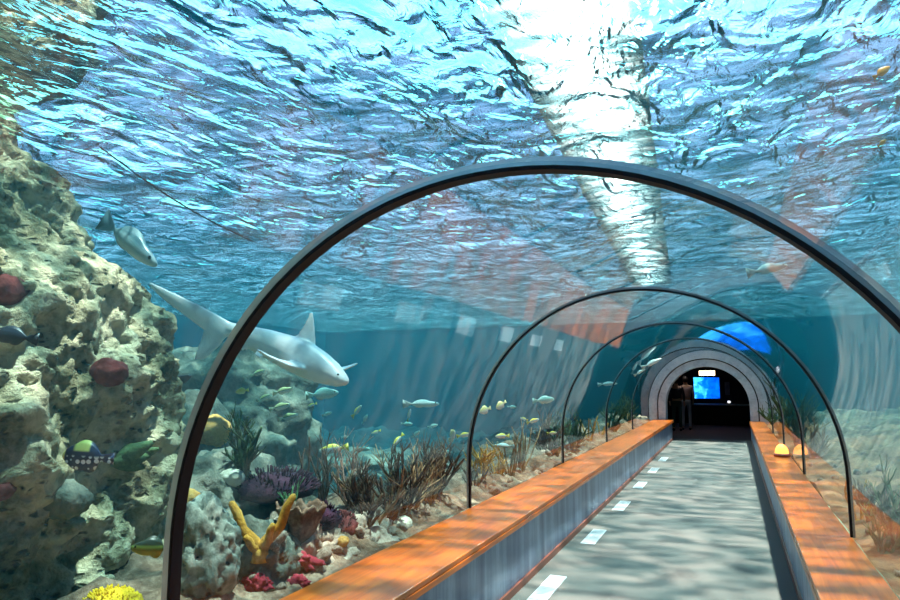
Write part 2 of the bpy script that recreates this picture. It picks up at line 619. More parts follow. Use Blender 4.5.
# tank end wall around the portal
pr = arch_profile(1.49, 48, -0.3)
top_ = WATERZ + 0.1
wv, wf = [], []
cols = [(-13.2, -1.5)] + [(pr[0][0], -1.5)] + pr[1:-1] + [(pr[-1][0], -1.5)] + [(9.2, -1.5)]
for (x, z) in cols: wv += [(x, Y1 + 0.2, z), (x, Y1 + 0.2, top_)]
wf = [(2 * i, 2 * i + 2, 2 * i + 3, 2 * i + 1) for i in range(len(cols) - 1)]
struct(mesh('wall_far', wv, wf, TANKWALL, smooth=False))
RX0, RX1, RY0, RY1, RZ = -3.6, 2.6, Y1 + 0.52, Y1 + 8.0, 2.9
struct(boxobj('floor_room', RX0, RX1, RY0 - 0.02, RY1, -0.14, 0.002, DARKCARPET))
struct(boxobj('wall_room_back', RX0, RX1, RY1, RY1 + 0.1, -0.1, RZ, DARKWALL))
struct(boxobj('wall_room_left', RX0 - 0.1, RX0, RY0 - 0.3, RY1, -0.1, RZ, DARKWALL))
struct(boxobj('wall_room_right', RX1, RX1 + 0.1, RY0 - 0.3, RY1, -0.1, RZ, DARKWALL))
struct(boxobj('ceiling_room', RX0, RX1, RY0 - 0.3, RY1, RZ, RZ + 0.1, DARKWALL))

# ------------------------------------------------------------------ tank shell and water
XL, XR, YB, YF = -13.0, 9.0, -4.0, Y1 + 0.15
struct(boxobj('wall_tank_left', XL - 0.2, XL, YB, YF, -1.5, WATERZ + 0.1, TANKWALL))
struct(boxobj('wall_tank_right', XR, XR + 0.2, YB, YF, -1.5, WATERZ + 0.1, TANKWALL))
struct(boxobj('wall_back', XL, XR, YB - 0.2, YB, -1.5, WATERZ + 0.1, TANKWALL))
prof = [(XL + 0.02, -0.6), (XL + 0.02, WATERZ - 0.13), (XR - 0.02, WATERZ - 0.13), (XR - 0.02, -0.6)] + arch_profile(RT + 0.05, 48, -0.6)[::-1]
L = len(prof)
v = [(x, YB + 0.02, z) for x, z in prof] + [(x, YF, z) for x, z in prof]
f = [(i, (i + 1) % L, L + (i + 1) % L, L + i) for i in range(L)]
f += [tuple(range(L))[::-1], tuple(range(L, 2 * L))]
wb = mesh('water_body', v, f, WBODY, smooth=False)
bmx = bmesh.new(); bmx.from_mesh(wb.data)
bmesh.ops.recalc_face_normals(bmx, faces=bmx.faces); bmx.to_mesh(wb.data); bmx.free()
tag(wb, 'clear blue-green water filling the tank around the tunnel', 'water', kind='stuff')

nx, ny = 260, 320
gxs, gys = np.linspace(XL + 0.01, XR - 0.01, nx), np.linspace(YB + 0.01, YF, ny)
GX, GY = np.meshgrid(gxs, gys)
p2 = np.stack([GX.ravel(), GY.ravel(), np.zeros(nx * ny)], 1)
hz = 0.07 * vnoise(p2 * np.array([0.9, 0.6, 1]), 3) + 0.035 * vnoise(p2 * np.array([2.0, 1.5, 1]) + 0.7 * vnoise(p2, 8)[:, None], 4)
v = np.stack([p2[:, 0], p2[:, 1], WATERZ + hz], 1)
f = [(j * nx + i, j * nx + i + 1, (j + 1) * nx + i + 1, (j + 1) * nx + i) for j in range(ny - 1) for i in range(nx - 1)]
tag(mesh('water_surface', v, f, WSURF), 'rippled water surface overhead, bright under the added glowing strip', 'water', kind='stuff')


# ------------------------------------------------------------------ seabed
from mathutils.bvhtree import BVHTree
HIT = []          # ground and rock surfaces that things stand on


def solid(o):
    me = o.data
    mw = Matrix.Translation(o.location)
    HIT.append(BVHTree.FromPolygons([mw @ v.co for v in me.vertices], [tuple(p.vertices) for p in me.polygons]))
    return o


def cast(px, py, far=40.0):
    """first ground or rock point under a pixel, with its normal"""
    d = Vector(ray(px, py))
    best = None
    for b in HIT:
        h = b.ray_cast(Vector(CAM), d, far)
        if h[0] is not None and (best is None or h[3] < best[2]): best = (h[0], h[1], h[3])
    return best


def drop(x, y, z=3.0):
    best = None
    for b in HIT:
        h = b.ray_cast(Vector((x, y, z)), Vector((0, 0, -1)), 10)
        if h[0] is not None and (best is None or h[0].z > best.z): best = h[0]
    return best if best is not None else Vector((x, y, 0.3))


def seabed(name, xs, ys, zf, mat):
    gx, gy = np.meshgrid(xs, ys)
    x, y = gx.ravel(), gy.ravel()
    z = zf(x, y)
    n, k = len(xs), len(ys)
    v = np.stack([x, y, z], 1)
    f = [(j * n + i, j * n + i + 1, (j + 1) * n + i + 1, (j + 1) * n + i) for j in range(k - 1) for i in range(n - 1)]
    if xs[1] < xs[0]: f = [q[::-1] for q in f]
    return solid(struct(mesh(name, v, f, mat)))


def zleft(x, y):
    d = -2.13 - x
    p = np.stack([x * 1.6, y * 1.6, np.zeros_like(x)], 1)
    return 0.52 + 0.24 * np.clip(d, 0, 0.55) - 0.20 * np.clip(d - 0.55, 0, 4) + (0.10 + 0.08 * np.clip(d, 0, 2)) * fbm(p, 5, 5) * np.clip(d * 3 + 0.3, 0, 1) + 0.05 * fbm(p * 5.5, 15, 3, 0.6) * np.clip(d * 4 + 0.2, 0, 1)


def zright(x, y):
    d = x - 0.74
    p = np.stack([x * 1.8, y * 1.8, np.zeros_like(x)], 1)
    return 0.50 + 0.22 * np.clip(d, 0, 1.6) + 0.14 * fbm(p, 11, 5) * np.clip(d * 3 + 0.3, 0, 1)


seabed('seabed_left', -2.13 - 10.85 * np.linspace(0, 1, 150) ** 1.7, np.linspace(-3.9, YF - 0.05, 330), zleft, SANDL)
seabed('seabed_right', 0.742 + 8.2 * np.linspace(0, 1, 90) ** 1.7, np.linspace(-3.9, YF - 0.05, 260), zright, BROWNROCK)

# ------------------------------------------------------------------ the big rock wall on the shark's side
def rock_wall():
    ZT = 5.0
    zs = np.linspace(-0.3, ZT, 320)
    xf = np.interp(zs, [-0.3, 0.4, 1.0, 1.8, 2.4, 2.9, 3.5, 5.0], [-2.65, -2.85, -3.0, -3.18, -3.40, -3.70, -4.15, -4.7])
    ye = np.interp(zs, [-0.3, 0.6, 1.2, 1.7, 2.2, 2.8, 3.4, 4.2, 5.0], [3.75, 3.7, 3.62, 3.6, 3.42, 3.1, 3.0, 3.9, 4.1])
    th = np.concatenate([np.linspace(0, 0.12, 20, endpoint=False), np.linspace(0.12, 0.78, 360, endpoint=False), np.linspace(0.78, 1, 20)])
    # one open path per level: along the face (-1 -> ye), round the corner, back along the far side
    R = 0.75
    rows, nrm = [], []
    for z, x, y in zip(zs, xf, ye):
        L1, L2, L3 = (y - R) + 1.6, R * PI / 2, 2.8
        s = th * (L1 + L2 + L3)
        px = np.where(s < L1, x, np.where(s < L1 + L2, x - R + R * np.cos((s - L1) / R), x - R - (s - L1 - L2)))
        py = np.where(s < L1, -1.6 + s, np.where(s < L1 + L2, y - R + R * np.sin(np.clip((s - L1) / R, 0, PI / 2)), y))
        a = np.clip((s - L1) / R, 0, PI / 2)
        rows.append(np.stack([px, py, np.full_like(px, z)], 1))
        nrm.append(np.stack([np.cos(a), np.sin(a), np.full_like(a, 0.25)], 1))
    P, Nn = np.concatenate(rows), np.concatenate(nrm)
    d = 0.16 * fbm(P * 1.5, 2, 3) + 0.07 * fbm(P * 5.5, 9, 4, 0.6)
    w = worley(P * 3.1 + 0.25 * vnoise(P * 4, 1)[:, None], 4)
    d -= 0.13 * np.clip((0.36 - w) / 0.2, 0, 1)
    w2 = worley(P * np.array([9, 9, 12.0]) + 0.3 * vnoise(P * 9, 3)[:, None], 7)
    d -= 0.045 * np.clip((0.34 - w2) / 0.16, 0, 1) * (vnoise(P * 1.9, 12) > -0.35)
    P = P + Nn * d[:, None]
    n, k = len(th), len(zs)
    f = [(j * n + i, j * n + i + 1, (j + 1) * n + i + 1, (j + 1) * n + i) for j in range(k - 1) for i in range(n - 1)]
    V = P.tolist()
    # close it: back edge and bottom/top run to a core line
    core = len(V)
    V += [(-6.3, -1.4, -0.3), (-6.3, -1.4, ZT)]
    f += [(j * n, core if j < k // 2 else core + 1, (j + 1) * n)[::-1] for j in range(k - 1)]
    f += [(j * n + n - 1, (j + 1) * n + n - 1, core if j < k // 2 else core + 1)[::-1] for j in range(k - 1)]
    f += [(i, core, i + 1) for i in range(n - 1)]
    f += [((k - 1) * n + i, (k - 1) * n + i + 1, core + 1) for i in range(n - 1)]
    f += [((k // 2) * n, core, core + 1), ((k // 2) * n + n - 1, core + 1, core)]
    o = mesh('reef_rock', V, f, ROCKM)
    tag(o, 'huge cream pitted rock wall rising from the seabed through the water surface', 'rock')
    return solid(o)


rock_wall()


def blob(name, loc, rad, mat, seed=0, sub=4, amp=0.22, fine=0.08, pits=0.0, pitscale=6.0, flat=None, parent=None, sc=1.0):
    bm = bmesh.new()
    bmesh.ops.create_icosphere(bm, subdivisions=sub, radius=1.0)
    P = np.array([v.co for v in bm.verts])
    rad = np.array(rad, float)
    q = P * rad / rad.mean() + seed * 3.7
    d = 1 + amp * fbm(q * 1.3 * sc, seed, 3) + fine * fbm(q * 5 * sc, seed + 5, 3, 0.6)
    if pits:
        w = worley(q * pitscale * sc, seed + 3)
        d = d - pits * np.clip((0.42 - w) / 0.12, 0, 1)
    P = P * d[:, None] * rad
    if flat is not None: P[:, 2] = np.maximum(P[:, 2], -flat)
    for v, c in zip(bm.verts, P): v.co = c
    me = bpy.data.meshes.new(name)
    bm.to_mesh(me); bm.free()
    me.materials.append(mat); me.shade_smooth()
    o = link(bpy.data.objects.new(name, me), parent)
    o.location = loc
    return o


# mid-distance boulders behind the shark
for px, py, t, rad, seed, lab in (
        (222, 402, 8.3, (1.15, 0.8, 0.66), 3, 'broad grey-green boulder under the shark, small striped fish in front'),
        (252, 452, 8.0, (0.80, 0.7, 0.75), 14, 'rounded grey-green boulder below the broad boulder under the shark'),
        (188, 478, 6.6, (0.6, 0.55, 0.6), 6, 'dim boulder between the rock wall and the orange brain coral'),
        (215, 515, 5.2, (0.5, 0.6, 0.42), 8, 'low mottled boulder behind the white sponge full of holes'),
        (345, 470, 10.5, (1.3, 0.8, 0.30), 11, 'low dark ridge of rock lying far behind the purple coral'),
        (430, 470, 11.5, (1.2, 0.8, 0.28), 12, 'low dark ridge of rock far behind the brown sea fans')):
    o = blob('boulder', at(px, py, t=t), rad, ROCKT, seed, 5, 0.25, 0.10, 0.05, 5)
    zmin = -0.35
    tag(solid(o), lab, 'rock')
    # sink a taller foot so that the boulder rests on the seabed
    foot = blob('foot', (0, 0, -0.5 * (o.location.z - 0.0)), (rad[0] * 0.95, rad[1] * 0.95, max(0.3, o.location.z * 0.62)), ROCKT, seed + 20, 4, 0.25, 0.12, parent=o)

# the reef mound in front of the rail
for px, py, t, rad, seed, mt, lab in (
        (302, 566, 4.65, (0.35, 0.34, 0.30), 31, RUBBLE, 'pale knobbly reef mound under the cup coral'),
        (354, 548, 5.15, (0.34, 0.40, 0.27), 32, RUBBLE, 'pale reef mound under the small maroon coral ball'),
        (256, 584, 4.25, (0.30, 0.30, 0.33), 33, ROCKT, 'grey reef mound under the yellow-brown staghorn coral'),
        (322, 532, 5.6, (0.42, 0.40, 0.26), 34, ROCKT, 'shaded reef mound behind the cup coral'),
        (270, 522, 5.4, (0.40, 0.40, 0.34), 35, ROCKT, 'shaded reef mound carrying the purple table coral'),
        (392, 532, 6.3, (0.36, 0.42, 0.30), 36, ROCKT, 'grey-green reef mound behind the dark brown sea fans')):
    o = blob('reef_mound', at(px, py, t=t), rad, mt, seed, 5, 0.28, 0.16, 0.06, 5)
    tag(solid(o), lab, 'rock')

# ------------------------------------------------------------------ corals and sponges
MAROON = speckled('maroon_sponge', [(0.05, 0.012, 0.012), (0.16, 0.03, 0.03), (0.28, 0.07, 0.06)], 8, 40)
REDS = speckled('red_sponge', [(0.18, 0.015, 0.025), (0.38, 0.035, 0.06), (0.55, 0.12, 0.13)], 8, 40)
GOLD = speckled('yellow_brown_coral', [(0.26, 0.12, 0.02), (0.58, 0.32, 0.05), (0.80, 0.52, 0.14)], 9, 60)
ORANGEC = speckled('orange_brain_coral', [(0.40, 0.16, 0.04), (0.66, 0.36, 0.10), (0.80, 0.52, 0.22)], 6, 40)
PURPLE = speckled('dark_purple_coral', [(0.010, 0.003, 0.010), (0.032, 0.008, 0.024), (0.10, 0.028, 0.06)], 10, 60)
CUP = speckled('brown_cup_coral', [(0.06, 0.035, 0.025), (0.20, 0.12, 0.08), (0.42, 0.30, 0.22)], 10, 50)
DARKFAN = speckled('dark_brown_fan', [(0.03, 0.02, 0.02), (0.12, 0.07, 0.045), (0.26, 0.16, 0.10)], 8, 50)
TANFAN = speckled('tan_fan', [(0.16, 0.09, 0.04), (0.40, 0.25, 0.13), (0.62, 0.44, 0.26)], 8, 50)
PINKFAN = speckled('pink_tan_fan', [(0.30, 0.14, 0.10), (0.58, 0.34, 0.26), (0.75, 0.52, 0.42)], 8, 50)
ORFAN = speckled('orange_fan', [(0.36, 0.15, 0.02), (0.66, 0.34, 0.06), (0.80, 0.50, 0.14)], 8, 50)
WHITESP = speckled('white_sponge', [(0.05, 0.07, 0.06), (0.24, 0.27, 0.23), (0.56, 0.58, 0.50)], 6, 30, spots=(16.0, 0.14, (0.03, 0.05, 0.05)))
YELLOW = speckled('bright_yellow_coral', [(0.38, 0.24, 0.01), (0.72, 0.50, 0.02), (0.90, 0.70, 0.06)], 14, 70)
GREENC = speckled('green_coral', [(0.02, 0.07, 0.03), (0.08, 0.20, 0.09), (0.24, 0.40, 0.20)], 8, 50)
ALGAE = speckled('dull_green_algae', [(0.015, 0.04, 0.02), (0.05, 0.11, 0.05), (0.14, 0.24, 0.11)], 8, 50)
KELP = speckled('dark_green_kelp', [(0.015, 0.03, 0.015), (0.05, 0.09, 0.04), (0.13, 0.17, 0.07)], 8, 50)
PALEC = speckled('pale_coral', [(0.36, 0.36, 0.28), (0.66, 0.66, 0.54), (0.82, 0.82, 0.72)], 8, 50)


def grow(mb, p, d, length, r, depth, rg, spread=0.6, twigs=3, n=6, wig=0.18, taper=0.55):
    pts, rad = [Vector(p)], [r]
    d = Vector(d).normalized()
    steps = 5
    for k in range(steps):
        d = (d + Vector((rg.gauss(0, wig), rg.gauss(0, wig), rg.gauss(0.04, wig * 0.6)))).normalized()
        pts.append(pts[-1] + d * (length / steps))
        rad.append(r * (1 - (1 - taper) * (k + 1) / steps))
    pts.append(pts[-1] + d * r * 0.6); rad.append(rad[-1] * 0.55)
    mb.tube(pts, rad, n)
    if depth > 0:
        for _ in range(twigs):
            i = rg.randint(1, steps - 1)
            q = (d + Vector((rg.uniform(-1, 1), rg.uniform(-1, 1), rg.uniform(-0.1, 0.7))) * spread).normalized()
            grow(mb, pts[i], q, length * rg.uniform(0.35, 0.62), rad[i] * 0.72, depth - 1, rg, spread, twigs, n, wig, taper)


def branching(name, loc, height, mat, seed, label, cat='coral', branches=5, thick=0.014, depth=1, lean=0.45, twigs=3, group=None, spread=0.6, wig=0.14, base=0.03):
    rg = random.Random(seed)
    root = empty(name, loc)
    tag(root, label, cat, group)
    bs = blob('holdfast', (0, 0, 0.0), (base * 1.5, base * 1.5, base), mat, seed, 2, 0.2, 0.1, parent=root)
    for k in range(branches):
        a = 2 * PI * (k + rg.random() * 0.6) / branches
        mb = MB()
        l = lean * rg.uniform(0.3, 1.1)
        grow(mb, (base * 0.7 * math.cos(a), base * 0.7 * math.sin(a), -0.01), (l * math.cos(a), l * math.sin(a), 1), height * rg.uniform(0.7, 1.0), thick, depth, rg, spread, twigs, 6, wig)
        mb.build('branch', mat, root, True)
    return root


def on(px, py, sink=0.02):
    h = cast(px, py)
    p = h[0] if h else at(px, py, z=0.45)
    if -2.42 < p.x < -1.0: p = p + Vector((-2.42 - p.x, 0, 0))
    if 0.3 < p.x < 0.86: p = p + Vector((0.86 - p.x, 0, 0))
    return Vector((p.x, p.y, p.z - sink))


def pix(p):
    """size in metres of one pixel at a point"""
    return (Vector(p) - Vector(CAM)).length / FPX


# yellow-brown staghorn: four stout fingers
h = cast(262, 556); p = Vector(h[0]) + Vector((0, 0, 0.02))
p.x = min(p.x, -2.36)
for _ in range(12):
    if drop(p.x, p.y, 1.6).z > p.z: p.z += 0.02
root = empty('staghorn_coral', p); tag(root, 'yellow-brown staghorn coral with four stout spread fingers', 'coral')
u = pix(p); rgt, upv = Vector(AX[:, 0]), Vector((0, 0, 1)); twd = Vector((-AX[0, 2], -AX[1, 2], 0))
for (dx, dy, dz, r) in ((-26, 44, 0.03, 5.0), (-38, 14, 0.05, 4.2), (30, 50, 0.02, 4.6), (14, 26, 0.06, 4.0), (-10, 16, 0.07, 4.2)):
    mb = MB()
    tip = rgt * (dx * u) + upv * (dy * u) + twd * dz
    mid = tip * 0.5 + rgt * (dx * 0.12 * u) - upv * (2 * u)
    mb.tube([(0, 0, -0.02), tip * 0.2, mid, tip * 0.8, tip, tip * 1.03], [r * u * 1.2, r * u * 1.15, r * u, r * u * 0.85, r * u * 0.62, r * u * 0.25], 9)
    mb.build('branch', GOLD, root, True)
mb = MB(); mb.tube([(0, 0, -0.05), (0, 0, 0.015), (0, 0, 0.04)], [0.05, 0.045, 0.02], 10); mb.build('holdfast', GOLD, root, True)

# ruffled brown cup coral
p = on(302, 540)
u = pix(p)
nA, nR = 72, 12
v, f = [], []
for j in range(nR):
    t_ = j / (nR - 1)
    for side in (0,):
        for i in range(nA):
            a = 2 * PI * i / nA
            r = (0.18 + 0.82 * t_ ** 0.75) * 22 * u * (1 + 0.10 * t_ * math.sin(5 * a + 1) + 0.06 * t_ * math.sin(11 * a))
            z = (34 * t_ ** 1.25 + 2.2 * t_ * math.sin(9 * a) + 1.6 * t_ * math.sin(17 * a + 2)) * u
            v.append((r * math.cos(a), r * math.sin(a), z))
f = [(j * nA + i, j * nA + (i + 1) % nA, (j + 1) * nA + (i + 1) % nA, (j + 1) * nA + i) for j in range(nR - 1) for i in range(nA)]
f.append(tuple(range(nA))[::-1])
o = mesh('cup_coral', v, f, CUP); o.location = p
md = o.modifiers.new('thickness', 'SOLIDIFY'); md.thickness = 0.012
tag(o, 'brown ruffled cup coral open at the top on the pale mound', 'coral')


def spiky(name, loc, rad, mat, seed, label, n=160, spike=0.035, sr=0.006):
    rg = random.Random(seed)
    root = empty(name, loc); tag(root, label, 'coral')
    blob('core', (0, 0, 0), rad, mat, seed, 3, 0.15, 0.1, parent=root)
    mb = MB()
    for k in range(n):
        z = rg.uniform(-0.25, 1); a = rg.uniform(0, 2 * PI); q = math.sqrt(1 - z * z)
        nr = Vector((q * math.cos(a), q * math.sin(a), z))
        b = Vector((nr.x * rad[0], nr.y * rad[1], nr.z * rad[2])) * 0.92
        e = b + (nr + Vector((0, 0, 0.5))).normalized() * spike * rg.uniform(0.7, 1.3)
        mb.tube([b, (b + e) / 2, e], [sr, sr * 0.85, sr * 0.5], 5)
    tag(mb.build('spikes', mat, root, True), kind='stuff')
    return root


p = on(275, 492, -0.03); u = pix(p)
spiky('table_coral', p, (40 * u, 34 * u, 13 * u), PURPLE, 41, 'wide dark purple table coral bristling with short twigs', 300, 0.05, 0.007)
p = on(334, 530, -0.05); u = pix(p)
spiky('bristle_coral', p, (17 * u, 17 * u, 15 * u), PURPLE, 42, 'round dark purple bristly coral beside the cup coral', 150, 0.03)
p = on(357, 536, -0.04); u = pix(p)
spiky('bristle_coral', p, (13 * u, 13 * u, 15 * u), MAROON, 43, 'round maroon bristly coral beside the little yellow sponge', 150, 0.025)

for px, py, r, mt, nm, lab, seed, kw in (
        (343, 541, 6, ORANGEC, 'sponge', 'tiny yellow-orange round sponge next to the maroon coral', 51, {}),
        (212, 432, 19, ORANGEC, 'brain_coral', 'orange brain coral dome peeking out beside the large black rib', 52, {}),
        (189, 498, 10, ORANGEC, 'brain_coral', 'small brown round coral close behind the large black rib', 53, {}),
        (110, 373, 15, MAROON, 'sponge', 'dark maroon oval sponge on the rock wall above the spotted fish', 54, {}),
        (2, 292, 20, MAROON, 'sponge', 'big red-brown sponge lump at the edge of the rock wall', 55, {}),
        (2, 490, 10, MAROON, 'sponge', 'small deep red sponge low on the rock wall', 56, {}),
        (257, 583, 14, REDS, 'encrusting_sponge', 'crimson encrusting sponge under the staghorn coral', 57, {}),
        (304, 562, 13, REDS, 'encrusting_sponge', 'crimson encrusting sponge below the cup coral', 58, {}),
        (300, 583, 9, REDS, 'encrusting_sponge', 'small salmon red sponge low on the pale mound', 59, {}),
        (232, 478, 11, PALEC, 'coral_lump', 'small pale coral lump beyond the staghorn coral', 60, {}),
        (375, 558, 10, RUBBLE, 'coral_lump', 'pale knobbly coral lump on the mound by the wooden rail', 61, {}),
        (402, 525, 10, PALEC, 'coral_lump', 'pale green coral lump among the brown sea fans', 62, {}),
        (65, 500, 20, ROCKT, 'coral_lump', 'dark rough lump on the rock wall below the spotted fish', 63, {})):
    h = cast(px, py)
    p = h[0] if h else at(px, py, z=0.5)
    u = pix(p)
    o = blob(nm, p, (r * u, r * u, r * u * 0.82), mt, seed, 4, 0.14, 0.05, 0.03, 3) if 'encrust' not in nm else blob(nm, p, (r * u * 1.1, r * u * 0.5, r * u * 0.6), mt, seed, 4, 0.5, 0.3, 0.1, 4)
    tag(o, lab, 'sponge' if 'sponge' in nm else 'coral')

# white sponge full of holes, behind the rib
p = on(212, 585, 0.0); u = pix(p)
o = blob('holey_sponge', p + Vector((0, 0, 22 * u)), (30 * u, 24 * u, 52 * u), WHITESP, 71, 5, 0.16, 0.05, 0.16, 3.4)
tag(o, 'white upright sponge riddled with dark holes behind the black rib', 'sponge')
p = on(226, 592, 0.0); u = pix(p)
o = blob('holey_sponge', p + Vector((0, 0, 16 * u)), (10 * u, 12 * u, 40 * u), WHITESP, 72, 4, 0.16, 0.05, 0.16, 3.4)
tag(o, 'slim grey-white holed sponge next to the larger white sponge', 'sponge')

# bright yellow bushy coral
p = on(110, 606, 0.02); u = pix(p)
root = spiky('bushy_coral', p, (24 * u, 24 * u, 17 * u), YELLOW, 73, 'bright yellow bushy coral at the foot of the rock wall', 420, 0.02, 0.006)

# green algae slab on the wall: a few broad leaves
p = on(118, 462, 0.0); u = pix(p)
root = empty('green_algae', p); tag(root, 'fan of green algae leaves on the rock wall beside the spotted fish', 'algae')
for k, (dx, dy, w) in enumerate(((34, 18, 9), (30, 6, 8), (26, -4, 7), (38, 12, 7), (18, 16, 8))):
    e = rgt * (dx * u) + upv * (dy * u)
    nrm_ = e.cross(twd).normalized()
    v, f = [], []
    for i in range(7):
        t_ = i / 6
        c_ = e * t_ + twd * (0.05 + 0.03 * math.sin(t_ * 3 + k))
        hw = w * u * math.sin(PI * (0.12 + 0.8 * t_)) * 0.8
        v += [c_ - nrm_ * hw, c_ + twd * 0.012, c_ + nrm_ * hw]
    for i in range(6):
        f += [(3 * i, 3 * i + 1, 3 * i + 4, 3 * i + 3), (3 * i + 1, 3 * i + 2, 3 * i + 5, 3 * i + 4)]
    o = mesh('leaf', v, f, ALGAE, root)
    md = o.modifiers.new('thickness', 'SOLIDIFY'); md.thickness = 0.006

# fans and branching corals: pixel of the foot, height in pixels, look
BR = [
    (322, 505, 60, DARKFAN, 4, 0.010, 1, 'dark slender gorgonian rising behind the cup coral'),
    (303, 485, 52, DARKFAN, 3, 0.009, 0, 'dark stick-like gorgonian beyond the purple table coral'),
    (346, 500, 62, PINKFAN, 4, 0.009, 1, 'pinkish tan branching gorgonian above the maroon coral'),
    (243, 470, 52, KELP, 6, 0.016, 1, 'black-green bushy gorgonian in front of the rounded boulder'),
    (289, 505, 26, GREENC, 4, 0.007, 1, 'tiny pale green branching coral by the purple table coral'),
    (385, 540, 52, DARKFAN, 6, 0.017, 1, 'dark brown sea fan on the mound, its first foot by the rail'),
    (398, 540, 86, TANFAN, 3, 0.014, 1, 'tall tan gorgonian with one thick bent branch'),
    (412, 530, 56, DARKFAN, 7, 0.016, 1, 'dense dark brown sea fan in the middle of the fan row'),
    (425, 522, 76, DARKFAN, 5, 0.013, 1, 'tall dark brown sea fan behind the rubble slope'),
    (436, 518, 66, TANFAN, 5, 0.011, 1, 'bare tan gorgonian leaning over the rubble slope'),
    (448, 510, 60, TANFAN, 6, 0.010, 1, 'thin-twigged tan gorgonian before the second arch rib'),
    (460, 502, 58, DARKFAN, 6, 0.013, 1, 'dark sea fan touching the second arch rib'),
    (372, 522, 58, DARKFAN, 6, 0.013, 1, 'dim brown gorgonian behind the first dark sea fan'),
    (440, 500, 62, DARKFAN, 6, 0.014, 1, 'dim brown gorgonian in the back of the fan row'),
    (485, 492, 30, DARKFAN, 5, 0.010, 1, 'short dark fan just past the second arch rib'),
    (498, 484, 44, ORFAN, 5, 0.013, 1, 'bright orange-tan branching coral past the second arch rib'),
    (517, 482, 34, ORFAN, 6, 0.009, 1, 'small yellowish fan coral next to the orange coral'),
    (530, 480, 52, TANFAN, 7, 0.012, 0, 'tan cluster of upright stalks, the shorter one'),
    (545, 474, 58, TANFAN, 8, 0.012, 0, 'tall tan cluster of many upright stalks'),
    (557, 466, 50, DARKFAN, 6, 0.014, 1, 'brown frond standing against the third arch rib'),
    (575, 458, 40, KELP, 6, 0.018, 1, 'dark kelp-like fan past the third arch rib'),
    (590, 450, 40, KELP, 6, 0.02, 1, 'dark kelp-like fan halfway between third and fourth rib'),
    (597, 447, 34, ORFAN, 5, 0.016, 0, 'orange stalk coral before the fourth arch rib'),
    (610, 442, 26, ORFAN, 5, 0.016, 0, 'orange stalk coral just behind the fourth arch rib'),
    (622, 436, 36, KELP, 6, 0.026, 1, 'dark kelp-like fan past the fourth arch rib'),
    (636, 430, 34, KELP, 6, 0.03, 1, 'dark kelp-like fan near the grey portal'),
    (640, 430, 22, ORFAN, 4, 0.02, 0, 'orange stalk coral near the grey portal'),
    (858, 520, 44, ORFAN, 4, 0.010, 0, 'thin yellow stalk coral beside the narrower rail'),
    (884, 552, 46, GREENC, 5, 0.010, 1, 'green branching coral beyond the narrower rail'),
    (872, 520, 34, DARKFAN, 6, 0.014, 1, 'dark bushy coral beyond the narrower rail'),
    (898, 545, 60, KELP, 6, 0.014, 1, 'dark green fan behind the green branching coral'),
    (800, 448, 52, KELP, 6, 0.026, 1, 'dark green kelp bush behind the amber dome'),
    (778, 436, 38, KELP, 6, 0.03, 1, 'dark green kelp bush between amber dome and grey portal'),
    (815, 458, 36, TANFAN, 6, 0.016, 1, 'tan fan beyond the narrower rail past the amber dome'),
]
for k, (px, py, hpx, mt, nb, th_, dp, lab) in enumerate(BR):
    p = on(px, py)
    u = pix(p)
    branching('sea_fan' if 'fan' in lab or 'gorgonian' in lab else ('kelp' if 'kelp' in lab else 'branching_coral'), p, hpx * u * 0.95, mt, 100 + k, lab, 'coral', nb, th_ * 1.15, dp + (1 if dp and hpx > 30 else 0), 0.38 if dp else 0.18, 4, None, 0.95)

# loose rubble stones along the foot of the acrylic
stones = [blob('s', (0, 0, 0), (1, 0.8, 0.6), RUBBLE, 200 + k, 3, 0.3, 0.12) for k in range(5)]
sm = []
for o in stones:
    sm.append(o.data); bpy.data.objects.remove(o)
for me_ in sm: me_.name = 'rubble_stone'
for k in range(150):
    left = k < 115
    y = 2.9 + 9 * rnd.random() ** 1.3 if left else 3.6 + 7 * rnd.random()
    x = (-2.22 - rnd.random() ** 1.5 * 0.9) if left else (0.84 + rnd.random() * 0.6)
    p = drop(x, y, 1.2)
    if p.z > 0.95: continue
    r = rnd.uniform(0.02, 0.065)
    o = share('rubble_stone', sm[k % 5]); o.location = (p.x, p.y, p.z + r * 0.2)
    o.scale = (r, r, r); o.rotation_euler = (rnd.random(), rnd.random(), rnd.random() * 6)
    tag(o, 'small rubble stone on the reef slope outside the longer wooden rail' if left else 'pale rubble stone on the brown seabed beyond the narrower rail', 'stone', 'rubble stones on the reef' if left else 'rubble stones on the brown seabed')

